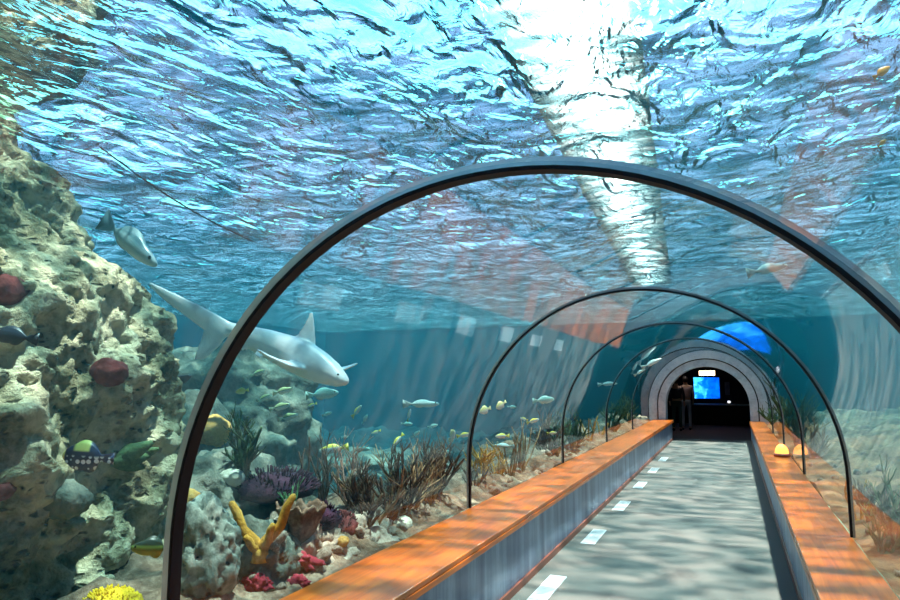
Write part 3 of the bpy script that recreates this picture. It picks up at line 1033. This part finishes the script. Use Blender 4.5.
# ------------------------------------------------------------------ fish
def fish_mesh(name, H, Wd, tail, dors, anal, mat, taildip=0.35, nose=0.0, n=16):
    """one closed loft, nose at x=0.5, tail tip at x=-0.5; the fins are drawn out of the same skin"""
    xs = np.linspace(0.5, -0.5, 26)
    V, F = [], []
    for x in xs:
        t = (0.5 - x)                       # 0 nose .. 1 tail
        if t < 0.80:
            h = H * (math.sin(PI * min(1, (t + 0.015) / 0.86)) ** 0.75) * (1 - 0.25 * t) + 0.012
            w = Wd * (math.sin(PI * min(1, (t + 0.015) / 0.88)) ** 0.7) * (1 - 0.45 * t) + 0.006
            if t > 0.7: h = max(h, H * 0.22)
        else:
            k = (t - 0.80) / 0.20
            h = H * 0.22 + (tail - H * 0.22) * k ** 0.9
            w = 0.010 * (1 - k) + 0.004
        dt = dors * max(0, math.sin(PI * (t - 0.28) / 0.46)) ** 0.6 if 0.28 < t < 0.74 else 0
        at_ = anal * max(0, math.sin(PI * (t - 0.48) / 0.26)) ** 0.7 if 0.48 < t < 0.74 else 0
        for i in range(n):
            a = 2 * PI * i / n
            cy, cz = math.sin(a), math.cos(a)
            z = h * cz; y = w * cy
            xo = x
            if i == 0: z += dt; xo -= dt * 0.4
            if i == n // 2: z -= at_; xo -= at_ * 0.4
            if t > 0.80: xo = x + taildip * (t - 0.8) * (1 - abs(cz)) - 0.06 * abs(cz) * (t - 0.8) / 0.2
            V.append((xo, y, z))
    L = len(xs)
    for j in range(L - 1):
        for i in range(n):
            F.append((j * n + i, (j + 1) * n + i, (j + 1) * n + (i + 1) % n, j * n + (i + 1) % n))
    F += [tuple(range(n)), tuple((L - 1) * n + i for i in range(n))[::-1]]
    me = bpy.data.meshes.new(name)
    me.from_pydata(V, [], F); me.materials.append(mat); me.shade_smooth(); me.update()
    return me


def fish_mat(name, back, side, belly, tailc, zsplit=0.04, stripe=None):
    mt, nt, b = newmat(name)
    tc = nt.nodes.new('ShaderNodeTexCoord')
    sp = nt.nodes.new('ShaderNodeSeparateXYZ')
    nt.links.new(tc.outputs['Object'], sp.inputs[0])
    z = math_(nt, 'MULTIPLY_ADD', sp.outputs[2], 2.5, 0.5)
    c = ramp(nt, z, [(0.25, belly), (0.48, side), (0.5 + zsplit * 2.5, side), (0.62 + zsplit * 2.5, back)])
    if stripe:
        k = ramp(nt, z, [(0.5, (0, 0, 0)), (0.53, (1, 1, 1)), (0.6, (1, 1, 1)), (0.63, (0, 0, 0))])
        c = mixc(nt, k, c, stripe)
    x = math_(nt, 'MULTIPLY_ADD', sp.outputs[0], 1.0, 0.5)
    k = ramp(nt, x, [(0.20, (1, 1, 1)), (0.27, (0, 0, 0))])
    c = mixc(nt, k, c, tailc)
    nt.links.new(c, b.inputs['Base Color'])
    b.inputs['Roughness'].default_value = 0.35
    return mt


def trigger_mat():
    mt, nt, b = newmat('clown_fish_skin')
    tc = nt.nodes.new('ShaderNodeTexCoord')
    sp = nt.nodes.new('ShaderNodeSeparateXYZ')
    nt.links.new(tc.outputs['Object'], sp.inputs[0])
    vo = N(nt, 'ShaderNodeTexVoronoi', Scale=8.5, Randomness=0.45)
    mp = nt.nodes.new('ShaderNodeMapping'); mp.inputs['Scale'].default_value = (1, 0.01, 1)
    nt.links.new(tc.outputs['Object'], mp.inputs[0]); nt.links.new(mp.outputs[0], vo.inputs['Vector'])
    spot = ramp(nt, vo.outputs['Distance'], [(0.36, (1, 1, 1)), (0.42, (0, 0, 0))])
    low = ramp(nt, math_(nt, 'ADD', sp.outputs[2], 0.5), [(0.50, (1, 1, 1)), (0.54, (0, 0, 0))])
    k = mixc(nt, 1.0, spot, low, 'MULTIPLY')
    c = mixc(nt, k, (0.012, 0.02, 0.06), (0.85, 0.92, 0.95))
    hi = ramp(nt, math_(nt, 'ADD', sp.outputs[2], 0.5), [(0.60, (0, 0, 0)), (0.64, (1, 1, 1))])
    md_ = ramp(nt, math_(nt, 'ADD', sp.outputs[0], 0.5), [(0.42, (0, 0, 0)), (0.46, (1, 1, 1)), (0.72, (1, 1, 1)), (0.78, (0, 0, 0))])
    c = mixc(nt, mixc(nt, 1.0, hi, md_, 'MULTIPLY'), c, (0.80, 0.78, 0.20))
    nose = ramp(nt, math_(nt, 'ADD', sp.outputs[0], 0.5), [(0.93, (0, 0, 0)), (0.95, (1, 1, 1))])
    c = mixc(nt, nose, c, (0.85, 0.75, 0.25))
    nt.links.new(c, b.inputs['Base Color'])
    b.inputs['Roughness'].default_value = 0.35
    return mt


EYE = plain('fish_eye', (0.01, 0.01, 0.01), 0.1)
SNAP = fish_mat('yellow_back_skin', (0.85, 0.75, 0.10), (0.75, 0.85, 0.82), (0.88, 0.92, 0.90), (0.85, 0.75, 0.08), 0.035)
STRP = fish_mat('green_stripe_skin', (0.50, 0.62, 0.30), (0.55, 0.80, 0.75), (0.80, 0.92, 0.90), (0.55, 0.75, 0.60), 0.02, (0.02, 0.08, 0.05))
TEAL = fish_mat('teal_skin', (0.20, 0.50, 0.46), (0.35, 0.70, 0.66), (0.60, 0.85, 0.80), (0.4, 0.7, 0.65))
SILV = fish_mat('silver_skin', (0.35, 0.50, 0.50), (0.62, 0.74, 0.72), (0.80, 0.86, 0.84), (0.55, 0.65, 0.62))
DARKF = fish_mat('black_skin', (0.012, 0.014, 0.02), (0.02, 0.025, 0.035), (0.03, 0.035, 0.05), (0.015, 0.015, 0.02))
BUTT = fish_mat('cream_yellow_skin', (0.85, 0.78, 0.30), (0.88, 0.86, 0.62), (0.90, 0.90, 0.85), (0.85, 0.8, 0.4))
YELF = fish_mat('yellow_skin', (0.80, 0.65, 0.08), (0.85, 0.74, 0.15), (0.88, 0.80, 0.3), (0.8, 0.65, 0.1))
ORFF = fish_mat('orange_skin', (0.85, 0.36, 0.04), (0.90, 0.45, 0.08), (0.92, 0.55, 0.2), (0.85, 0.4, 0.05))
GREY = fish_mat('grey_white_skin', (0.10, 0.17, 0.20), (0.24, 0.34, 0.37), (0.60, 0.66, 0.66), (0.14, 0.2, 0.24))
GREENF = fish_mat('green_black_skin', (0.03, 0.04, 0.02), (0.16, 0.26, 0.06), (0.30, 0.40, 0.08), (0.02, 0.03, 0.03))
FM = {
    'snap': fish_mesh('yellowtail_fish', 0.15, 0.07, 0.15, 0.05, 0.04, SNAP),
    'strp': fish_mesh('striped_fish', 0.17, 0.07, 0.14, 0.04, 0.04, STRP),
    'teal': fish_mesh('teal_fish', 0.17, 0.07, 0.15, 0.05, 0.05, TEAL),
    'silv': fish_mesh('silver_fish', 0.085, 0.06, 0.13, 0.05, 0.03, SILV),
    'blak': fish_mesh('black_fish', 0.17, 0.08, 0.14, 0.06, 0.05, DARKF),
    'butt': fish_mesh('butterfly_fish', 0.30, 0.07, 0.15, 0.08, 0.08, BUTT),
    'yelf': fish_mesh('yellow_fish', 0.24, 0.07, 0.16, 0.07, 0.06, YELF),
    'oran': fish_mesh('orange_fish', 0.18, 0.07, 0.15, 0.06, 0.05, ORFF),
    'grey': fish_mesh('grey_fish', 0.11, 0.08, 0.16, 0.09, 0.03, GREY),
    'trig': fish_mesh('spotted_triggerfish', 0.30, 0.10, 0.12, 0.07, 0.08, trigger_mat()),
    'gren': fish_mesh('green_fish', 0.20, 0.08, 0.18, 0.12, 0.10, GREENF),
}
eb = bmesh.new(); bmesh.ops.create_uvsphere(eb, u_segments=8, v_segments=6, radius=1.0)
EYEM = bpy.data.meshes.new('eye'); eb.to_mesh(EYEM); eb.free(); EYEM.materials.append(EYE); EYEM.shade_smooth()


def fish(kind, px, py, t, lpx, ang, label, group=None, turn=0.0, eyes=True):
    """ang: heading in the picture plane (0 = along the camera's right, 180 = left); turn: swing towards the camera"""
    me = FM[kind]
    p = at(px, py, t=t)
    Lm = lpx * pix(p)
    o = share(me.name, me)
    a = math.radians(ang)
    d = rgt * math.cos(a) + Vector((0, 0, 1)) * math.sin(a)
    d = (d * math.cos(turn) + twd.normalized() * math.sin(turn)).normalized()
    zz = (Vector((0, 0, 1)) - d * d.z).normalized()
    yy = zz.cross(d)
    mw = Matrix((d, yy, zz)).transposed().to_4x4()
    mw.translation = p
    o.matrix_world = mw @ Matrix.Scale(Lm, 4)
    tag(o, label, 'fish', group)
    if eyes:
        hz_ = max(abs(v.co.z) for v in me.vertices)
        for s in (-1, 1):
            e = share('eye', EYEM, o)
            e.scale = (0.026, 0.014, 0.026)
            near = [v.co for v in me.vertices if 0.36 < v.co.x < 0.42 and 0.005 < v.co.z < 0.09]
            yv = max([c.y for c in near] + [0.03])
            e.location = (0.39, s * yv * 0.95, 0.035)
    return o


fish('trig', 87, 457, 3.45, 42, 176, 'black triggerfish with white belly spots and yellow saddle before the rock wall')
fish('blak', 12, 336, 3.3, 40, 172, 'plump blue-black fish close to the big red-brown sponge')
fish('blak', 180, 381, 5.2, 22, 25, 'small black fish between the rock wall and the shark tail')
fish('gren', 152, 548, 3.2, 34, 175, 'green-sided fish with black fins low at the rock wall', turn=0.3)
fish('grey', 130, 243, 5.5, 72, -38, 'grey fish with pale tip gliding above the rock wall edge', turn=0.2)
fish('yelf', 242, 391, 5.9, 12, 190, 'small round yellow fish under the shark belly')
g = 'striped fish schooling under the shark'
for px, py, l, a in ((258, 373, 14, 20), (283, 391, 18, 14), (264, 398, 14, 24), (280, 407, 19, 14), (288, 417, 18, 14)):
    fish('strp', px, py, 6.0, l, a, 'green-backed fish with dark stripe in the school under the shark', g)
fish('teal', 323, 394, 6.4, 30, 6, 'larger teal fish just below the shark head')
fish('silv', 422, 404, 7.6, 34, 0, 'long silver fish cruising over the fan row')
fish('snap', 333, 449, 6.2, 27, 188, 'long-bodied white fish with yellow tail over the purple coral')
g2 = 'small fish in the open blue water'
lab2 = 'small white fish with yellow back in the open blue water'
for px, py, l, a, t in ((357, 411, 15, 50, 7), (409, 415, 13, 75, 7.5), (398, 440, 15, 230, 7), (464, 435, 14, 12, 6.8), (502, 436, 14, 182, 7.4),
                        (533, 421, 12, 20, 8), (524, 419, 8, 160, 8.4), (552, 433, 9, 5, 9), (376, 432, 9, 200, 7), (312, 405, 9, 200, 6.8),
                        (396, 442, 8, 240, 7.4)):
    fish('snap', px, py, t, l, a, lab2, g2, turn=0.3)
lab3 = 'small teal fish in the open blue water'
for px, py, l, a, t in ((407, 424, 11, 0, 8), (416, 434, 10, 40, 7.4), (433, 426, 10, 15, 8), (327, 414, 10, 20, 7), (365, 419, 10, 60, 7), (364, 449, 12, 0, 7.2),
                        (447, 452, 9, 0, 8), (512, 407, 8, 0, 9), (430, 461, 8, 230, 8), (296, 440, 8, 10, 8), (345, 437, 7, 10, 9)):
    fish('teal', px, py, t, l, a, lab3, 'small teal fish', turn=0.2)
fish('butt', 452, 436, 6.6, 18, 60, 'cream disc-shaped fish turned half towards the viewer', turn=0.9)
fish('butt', 485, 410, 7.4, 13, 200, 'cream disc-shaped fish right beside the second arch rib', turn=0.5)
fish('butt', 501, 405, 7.6, 12, 215, 'cream disc-shaped fish between second and third arch rib', turn=0.3)
fish('teal', 544, 400, 8.5, 20, 5, 'pale teal fish halfway up between second and third arch rib')
fish('silv', 503, 446, 8.0, 22, 178, 'slim silver fish close above the orange coral')
for px, py, l, a, lab in ((608, 384, 18, 4, 'pale slim fish added for a reflection left of the grey portal, the lower'), (652, 363, 20, 25, 'pale slim fish added for a reflection right above the portal shoulder'), (640, 372, 12, 30, 'pale slim fish added for a reflection, following above the portal shoulder')):
    fish('silv', px, py, 14, l, a, lab, eyes=False)  # fish shapes added in place of fish reflections in the acrylic
fish('silv', 768, 269, 7.5, 40, 12, 'slender white fish overhead between first and second rib', turn=-0.2)
fish('oran', 882, 72, 3.6, 16, 35, 'bright orange fish near the water surface')
fish('oran', 882, 143, 4.2, 9, 40, 'tiny orange fish under the water surface')

# ------------------------------------------------------------------ the shark: one skin grown over body and fins
def shark():
    org = at(280, 350, t=5.7)
    mb = MB()
    sec = [(220, 326, 5.95, .050, .030), (232, 330, 5.92, .062, .040), (247, 336, 5.87, .088, .060), (266, 343, 5.80, .116, .085), (288, 352, 5.70, .140, .105),
           (306, 360, 5.60, .146, .115), (321, 368, 5.50, .126, .110), (332, 374, 5.43, .098, .095), (340, 379, 5.38, .066, .074), (346, 381.5, 5.35, .034, .045), (348, 382, 5.34, .010, .014)]
    pts = [at(a, b, t=c) - org for a, b, c, _, _ in sec]
    n = 20
    V, F = [], []
    for i, q in enumerate(pts):
        d = (pts[min(i + 1, len(pts) - 1)] - pts[max(i - 1, 0)]).normalized()
        up = (Vector((0, 0, 1)) - d * d.z).normalized()
        sd_ = d.cross(up)
        for k in range(n):
            a = 2 * PI * k / n
            V.append(q + up * (sec[i][3] * math.cos(a)) + sd_ * (sec[i][4] * math.sin(a)))
    for i in range(len(pts) - 1):
        for k in range(n): F.append((i * n + k, i * n + (k + 1) % n, (i + 1) * n + (k + 1) % n, (i + 1) * n + k))
    F += [tuple(range(n))[::-1], tuple((len(pts) - 1) * n + k for k in range(n))]
    mb.add(V, F)

    def fin(rows, thick):
        """rows of (leading point, trailing point) pixels from root to tip, as a tapering foil"""
        V, F = [], []
        m_ = 12
        for j, (a, b) in enumerate(rows):
            A, B = at(*a[:2], t=a[2]) - org, at(*b[:2], t=b[2]) - org
            ch = B - A
            (c, d_), (e, g_) = rows[max(0, j - 1)], rows[min(len(rows) - 1, j + 1)]
            span = at(*e[:2], t=e[2]) + at(*g_[:2], t=g_[2]) - at(*c[:2], t=c[2]) - at(*d_[:2], t=d_[2])
            nn = ch.cross(span).normalized()
            th = thick * (1 - 0.7 * j / (len(rows) - 1))
            for k in range(m_):
                q = 2 * PI * k / m_
                V.append(A + ch * (0.5 - 0.5 * math.cos(q)) + nn * (th * math.sin(q)))
        for j in range(len(rows) - 1):
            for k in range(m_): F.append((j * m_ + k, j * m_ + (k + 1) % m_, (j + 1) * m_ + (k + 1) % m_, (j + 1) * m_ + k))
        F += [tuple(range(m_))[::-1], tuple((len(rows) - 1) * m_ + k for k in range(m_))]
        mb.add(V, F)
    # tail: upper and lower lobe
    fin([((236, 325, 5.92), (220, 342, 5.92)), ((212, 311, 5.96), (203, 330, 5.96)), ((188, 299, 6.0), (183, 315, 6.0)), ((166, 288.5, 6.05), (163, 300, 6.05)), ((150, 281, 6.1), (149, 287, 6.1))], 0.028)
    fin([((228, 336, 5.92), (205, 322, 5.96)), ((221, 345, 5.92), (201, 338, 5.96)), ((212, 354, 5.93), (196, 350, 5.95)), ((204, 360.5, 5.94), (193, 360, 5.95))], 0.026)
    # first dorsal
    fin([((316, 354, 5.62), (289, 341, 5.68)), ((316, 340, 5.64), (298, 334, 5.68)), ((315, 325, 5.66), (305, 323, 5.68)), ((314, 313, 5.68), (310, 312, 5.68))], 0.028)
    # second dorsal, anal and pelvic fins
    fin([((250, 331, 5.85), (238, 327, 5.88)), ((246, 323, 5.85), (236, 321, 5.88))], 0.014)
    fin([((252, 343, 5.83), (240, 339, 5.86)), ((246, 352, 5.82), (237, 350, 5.85))], 0.014)
    fin([((270, 351, 5.74), (258, 346, 5.78)), ((262, 359, 5.68), (253, 356, 5.72))], 0.014)
    # pectorals: one held out towards the viewer's right, one swept back along the belly
    fin([((325, 376, 5.42), (308, 368, 5.60)), ((339, 371, 5.42), (326, 371, 5.66)), ((350, 367, 5.46), (341, 369, 5.66)), ((359, 362.5, 5.54), (354, 365, 5.62))], 0.026)
    fin([((308, 370, 5.46), (284, 362, 5.56)), ((290, 366, 5.34), (272, 359, 5.44)), ((272, 358, 5.24), (262, 354, 5.32)), ((259, 350.5, 5.2), (256, 349, 5.22))], 0.026)
    mt, nt, b = newmat('shark_skin')
    g_ = N(nt, 'ShaderNodeNewGeometry')
    sp = nt.nodes.new('ShaderNodeSeparateXYZ'); nt.links.new(g_.outputs['Normal'], sp.inputs[0])
    v_ = coords(nt, (1, 1, 0.4))
    f_ = noise(nt, v_, 7, 4, 0.6, 0.5)
    k = math_(nt, 'MULTIPLY_ADD', math_(nt, 'SUBTRACT', f_, 0.5), 0.5, math_(nt, 'MULTIPLY_ADD', sp.outputs[2], 0.5, 0.5))
    c = ramp(nt, k, [(0.30, (0.95, 0.97, 0.96)), (0.52, (0.80, 0.86, 0.87)), (0.66, (0.48, 0.55, 0.60)), (0.9, (0.36, 0.43, 0.49))])
    nt.links.new(c, b.inputs['Base Color']); b.inputs['Roughness'].default_value = 0.4
    o = mb.build('shark', mt, None, True)
    o.location = org
    md = o.modifiers.new('skin', 'REMESH'); md.mode = 'VOXEL'; md.voxel_size = 0.011; md.use_smooth_shade = True
    md = o.modifiers.new('smooth', 'SMOOTH'); md.factor = 0.5; md.iterations = 5
    tag(o, 'pale grey shark swimming nose down, its tail behind the large black rib', 'shark')
    for (a, b_, t_) in ((338, 374.5, 5.31),):
        e = share('eye', EYEM, o); e.scale = (0.009, 0.009, 0.009); e.location = at(a, b_, t=t_) - org


shark()

# thin dark line hanging in the water by the rock wall
mb = MB()
A_, B_ = at(100, 147, t=5.2), at(252, 241, t=5.6)
mb.tube([A_.lerp(B_, k / 8) + Vector((0, 0, -0.05 * math.sin(PI * k / 8))) for k in range(9)], 0.006, 6)
o = mb.build('tether_line', BLACK, None, True)
tag(o, 'thin dark tether line slanting through the water above the shark', 'cable')

# ------------------------------------------------------------------ glowing dome added on the narrower rail for a reflected orange glow
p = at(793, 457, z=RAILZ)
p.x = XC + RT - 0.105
root = empty('amber_glow_dome', p); root.scale = (0.95, 1.0, 1.0); tag(root, 'small glowing amber dome added on the narrower rail for an orange reflection', 'lamp')
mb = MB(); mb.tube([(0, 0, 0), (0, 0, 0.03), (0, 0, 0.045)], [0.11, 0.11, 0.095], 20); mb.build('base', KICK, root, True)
AMB = emis('amber_glow', (1.0, 0.36, 0.07), 2.6)
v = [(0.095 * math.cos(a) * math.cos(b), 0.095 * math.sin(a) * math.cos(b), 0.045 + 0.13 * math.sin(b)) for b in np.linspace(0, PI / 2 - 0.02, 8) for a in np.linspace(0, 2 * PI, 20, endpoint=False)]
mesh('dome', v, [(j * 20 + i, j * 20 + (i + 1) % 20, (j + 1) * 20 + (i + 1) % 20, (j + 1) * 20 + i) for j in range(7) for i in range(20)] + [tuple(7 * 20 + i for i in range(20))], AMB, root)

# ------------------------------------------------------------------ dark room: screen, sign, counter, visitors
def screen_mat():
    mt, nt, b = newmat('blue_screen')
    v_ = coords(nt, (1, 1, 1))
    f_ = noise(nt, v_, 4.2, 3, 0.5, 0.8)
    sp = nt.nodes.new('ShaderNodeSeparateXYZ'); nt.links.new(v_, sp.inputs[0])
    side = ramp(nt, math_(nt, 'MULTIPLY_ADD', sp.outputs[0], 0.9, 0.5), [(0.1, (1, 1, 1)), (0.75, (0.1, 0.1, 0.1))])
    k = mixc(nt, 0.6, f_, side, 'MULTIPLY')
    c = ramp(nt, k, [(0.12, (0.0, 0.02, 0.25)), (0.35, (0.0, 0.12, 0.85)), (0.55, (0.05, 0.55, 1.0)), (0.75, (0.4, 0.85, 1.0))])
    b.inputs['Base Color'].default_value = (0.01, 0.01, 0.01, 1)
    nt.links.new(c, b.inputs['Emission Color']); b.inputs['Emission Strength'].default_value = 2.6
    return mt


YW = RY1 - 0.02
a_, b_ = at(693.5, 377.5, y=YW), at(720, 398.5, y=YW)
root = empty('video_screen', ((a_.x + b_.x) / 2, YW - 0.06, (a_.z + b_.z) / 2)); tag(root, 'bright blue video screen on the dark wall beyond the portal', 'screen')
w_, h_ = (b_.x - a_.x) / 2, (a_.z - b_.z) / 2
boxobj('frame', -w_ - 0.02, w_ + 0.02, 0.0, 0.06, -h_ - 0.02, h_ + 0.02, BLACK, root)
boxobj('display', -w_, w_, -0.012, -0.002, -h_, h_, screen_mat(), root)
a_, b_ = at(699, 370.8, y=YW), at(715, 375.4, y=YW)
root = empty('lit_sign', ((a_.x + b_.x) / 2, YW - 0.05, (a_.z + b_.z) / 2)); tag(root, 'small warm white lit sign box above the blue screen', 'sign')
w_, h_ = (b_.x - a_.x) / 2, (a_.z - b_.z) / 2
boxobj('housing', -w_ - 0.02, w_ + 0.02, 0.0, 0.05, -h_ - 0.02, h_ + 0.02, BLACK, root)
boxobj('light_panel', -w_, w_, -0.012, -0.002, -h_, h_, emis('warm_panel', (1.0, 0.72, 0.42), 6.0), root)
a_, b_ = at(693, 404, y=YW - 0.8), at(748, 404, y=YW - 0.8)
root = empty('counter', ((a_.x + b_.x) / 2, YW - 0.5, 0)); tag(root, 'dark counter below the blue screen in the dim room', 'counter')
w_ = (b_.x - a_.x) / 2
boxobj('body', -w_, w_, -0.3, 0.45, 0.0, a_.z - 0.05, DARKWALL, root)
boxobj('worktop', -w_ - 0.03, w_ + 0.03, -0.34, 0.45, a_.z - 0.048, a_.z, plain('counter_top', (0.25, 0.27, 0.32), 0.3), root, 0.01)
c_ = at(729, 402.5, y=YW - 0.7)
root = empty('table_lamp', (c_.x, YW - 0.6, a_.z)); tag(root, 'tiny white light standing on the dark counter', 'lamp')
mb = MB(); mb.tube([(0, 0, 0.002), (0, 0, 0.02), (0, 0, 0.04)], [0.05, 0.05, 0.02], 12); mb.build('base', BLACK, root, True)
mb = MB(); mb.tube([(0, 0, 0.042), (0, 0, 0.07), (0, 0, 0.11), (0, 0, 0.13)], [0.03, 0.06, 0.055, 0.02], 12); mb.build('bulb', emis('lamp_bulb', (0.95, 0.97, 1.0), 1.2), root, True)
a_, b_ = at(723.5, 381, y=YW), at(731, 396, y=YW)
root = empty('wall_poster', ((a_.x + b_.x) / 2, YW - 0.03, (a_.z + b_.z) / 2)); tag(root, 'dim framed poster next to the blue screen', 'poster')
w_, h_ = (b_.x - a_.x) / 2, (a_.z - b_.z) / 2
boxobj('frame', -w_, w_, 0, 0.03, -h_, h_, BLACK, root)
boxobj('print', -w_ + 0.03, w_ - 0.03, -0.006, -0.001, -h_ + 0.03, h_ - 0.03, plain('poster_print', (0.16, 0.15, 0.17), 0.6, 0, 0.6, 6), root)


root = empty('added_fill_light', (-1.6, Y1 + 3.6, RZ - 0.06)); tag(root, 'small round fill light added to brighten the visitors in the dim room', 'light')  # unseen fill light, added so that the visitors show
mb = MB(); mb.tube([(0, 0, -0.18), (0, 0, 0.058)], [0.16, 0.16], 20, False); mb.build('housing', BLACK, root)
mb = MB(); mb.tube([(0, 0, -0.02), (0, 0, -0.002)], [0.12, 0.13], 20); mb.build('lens', emis('visitor_fill', (1.0, 0.85, 0.75), 60.0), root)


def skin_obj(name, pts, edges, rads, mat, parent, rootv=0):
    me = bpy.data.meshes.new(name)
    me.from_pydata(pts, edges, [])
    o = link(bpy.data.objects.new(name, me), parent)
    md = o.modifiers.new('skin', 'SKIN'); md.use_smooth_shade = True
    sv = me.skin_vertices[0].data if me.skin_vertices else None
    if sv is None:
        bm = bmesh.new(); bm.from_mesh(me); bm.verts.layers.skin.verify(); bm.to_mesh(me); bm.free()
        sv = me.skin_vertices[0].data
    for i, r in enumerate(rads):
        sv[i].radius = (r, r * 0.8 if isinstance(r, float) else r) if not isinstance(r, tuple) else r
        sv[i].use_root = (i == rootv)
    md = o.modifiers.new('subd', 'SUBSURF'); md.levels = 2; md.render_levels = 2
    me.materials.append(mat)
    return o


def person(loc, rz, h, shirt, trousers, skin, hair, label):
    s = h / 1.72
    root = empty('person', loc, rz); tag(root, label, 'person')

    def P(*q): return [tuple(c * s for c in p) for p in q]
    # one skin for the whole body, facing +y
    pts = P((0, 0, .98), (0, -.01, 1.12), (0, -.01, 1.28), (0, 0, 1.40), (0, .01, 1.49), (0, .02, 1.57), (0, .02, 1.66),
            (.09, 0, .93), (.10, .01, .52), (.10, -.01, .10), (.10, .11, .045),
            (-.09, 0, .93), (-.11, .02, .52), (-.12, -.01, .10), (-.13, .10, .045),
            (.185, 0, 1.385), (.235, -.01, 1.12), (.225, .07, .88), (.22, .11, .80),
            (-.185, 0, 1.385), (-.235, -.01, 1.12), (-.225, .07, .88), (-.22, .11, .80))
    ed = [(0, 1), (1, 2), (2, 3), (3, 4), (4, 5), (5, 6), (0, 7), (7, 8), (8, 9), (9, 10), (0, 11), (11, 12), (12, 13), (13, 14), (3, 15), (15, 16), (16, 17), (17, 18), (3, 19), (19, 20), (20, 21), (21, 22)]
    R_ = [(.155, .115), (.145, .105), (.165, .115), (.12, .09), (.055, .055), (.082, .092), (.07, .08),
          .085, .062, .045, .042, .085, .062, .045, .042, .06, .046, .034, .03, .06, .046, .034, .03]
    R_ = [tuple(x * s for x in r) if isinstance(r, tuple) else r * s for r in R_]
    skin_obj('body', pts, ed, R_, skin, root)
    pts = P((0, 0, 1.0), (0, -.01, 1.15), (0, -.01, 1.29), (0, 0, 1.39), (.185, 0, 1.39), (.237, -.01, 1.12), (.23, .05, .95), (-.185, 0, 1.39), (-.237, -.01, 1.12), (-.23, .05, .95))
    ed = [(0, 1), (1, 2), (2, 3), (3, 4), (4, 5), (5, 6), (3, 7), (7, 8), (8, 9)]
    R_ = [(.185, .14), (.172, .128), (.188, .135), (.14, .105), .075, .06, .05, .075, .06, .05]
    skin_obj('shirt', pts, ed, [tuple(x * s for x in r) if isinstance(r, tuple) else r * s for r in R_], shirt, root)
    pts = P((0, 0, 1.02), (0, 0, .93), (.095, 0, .86), (.102, .01, .5), (.105, -.01, .10), (-.095, 0, .86), (-.112, .02, .5), (-.122, -.01, .10))
    ed = [(0, 1), (1, 2), (2, 3), (3, 4), (1, 5), (5, 6), (6, 7)]
    skin_obj('trousers', pts, ed, [tuple(x * s for x in r) if isinstance(r, tuple) else r * s for r in [(.17, .13), (.165, .13), .10, .078, .062, .10, .078, .062]], trousers, root)
    blob('hair', (0, 0.0, 1.635 * s), (.098 * s, .11 * s, .115 * s), hair, 5, 3, 0.04, 0.03, parent=root)
    for sx in (.10, -.127):
        mb = MB(); mb.tube([Vector(q) * s for q in ((sx, -.06, .04), (sx, .02, .045), (sx, .10, .04), (sx, .17, .03))], [.035 * s, .045 * s, .042 * s, .028 * s], 10)
        mb.build('shoe', BLACK, root, True)
    return root


SKIN = plain('skin_tone', (0.45, 0.28, 0.20), 0.5)
HAIR = plain('dark_hair', (0.02, 0.015, 0.012), 0.6)
q = at(686, 430, z=0.004)
yy_ = min(q.y, RY1 - 2.5)
q = at(686, 400, y=yy_)
person((q.x, yy_, 0.004), 0.15, 1.74, plain('mauve_shirt', (0.34, 0.25, 0.27), 0.8), plain('slate_trousers', (0.30, 0.34, 0.42), 0.8), SKIN, HAIR, 'standing visitor in a mauve top and slate trousers facing the blue screen')
q = at(676.5, 400, y=yy_ - 0.5)
person((q.x, yy_ - 0.5, 0.004), -0.1, 1.70, plain('black_top', (0.03, 0.03, 0.04), 0.8), plain('dark_green_trousers', (0.04, 0.08, 0.07), 0.8), SKIN, HAIR, 'standing visitor in dark clothes half hidden by the portal edge')
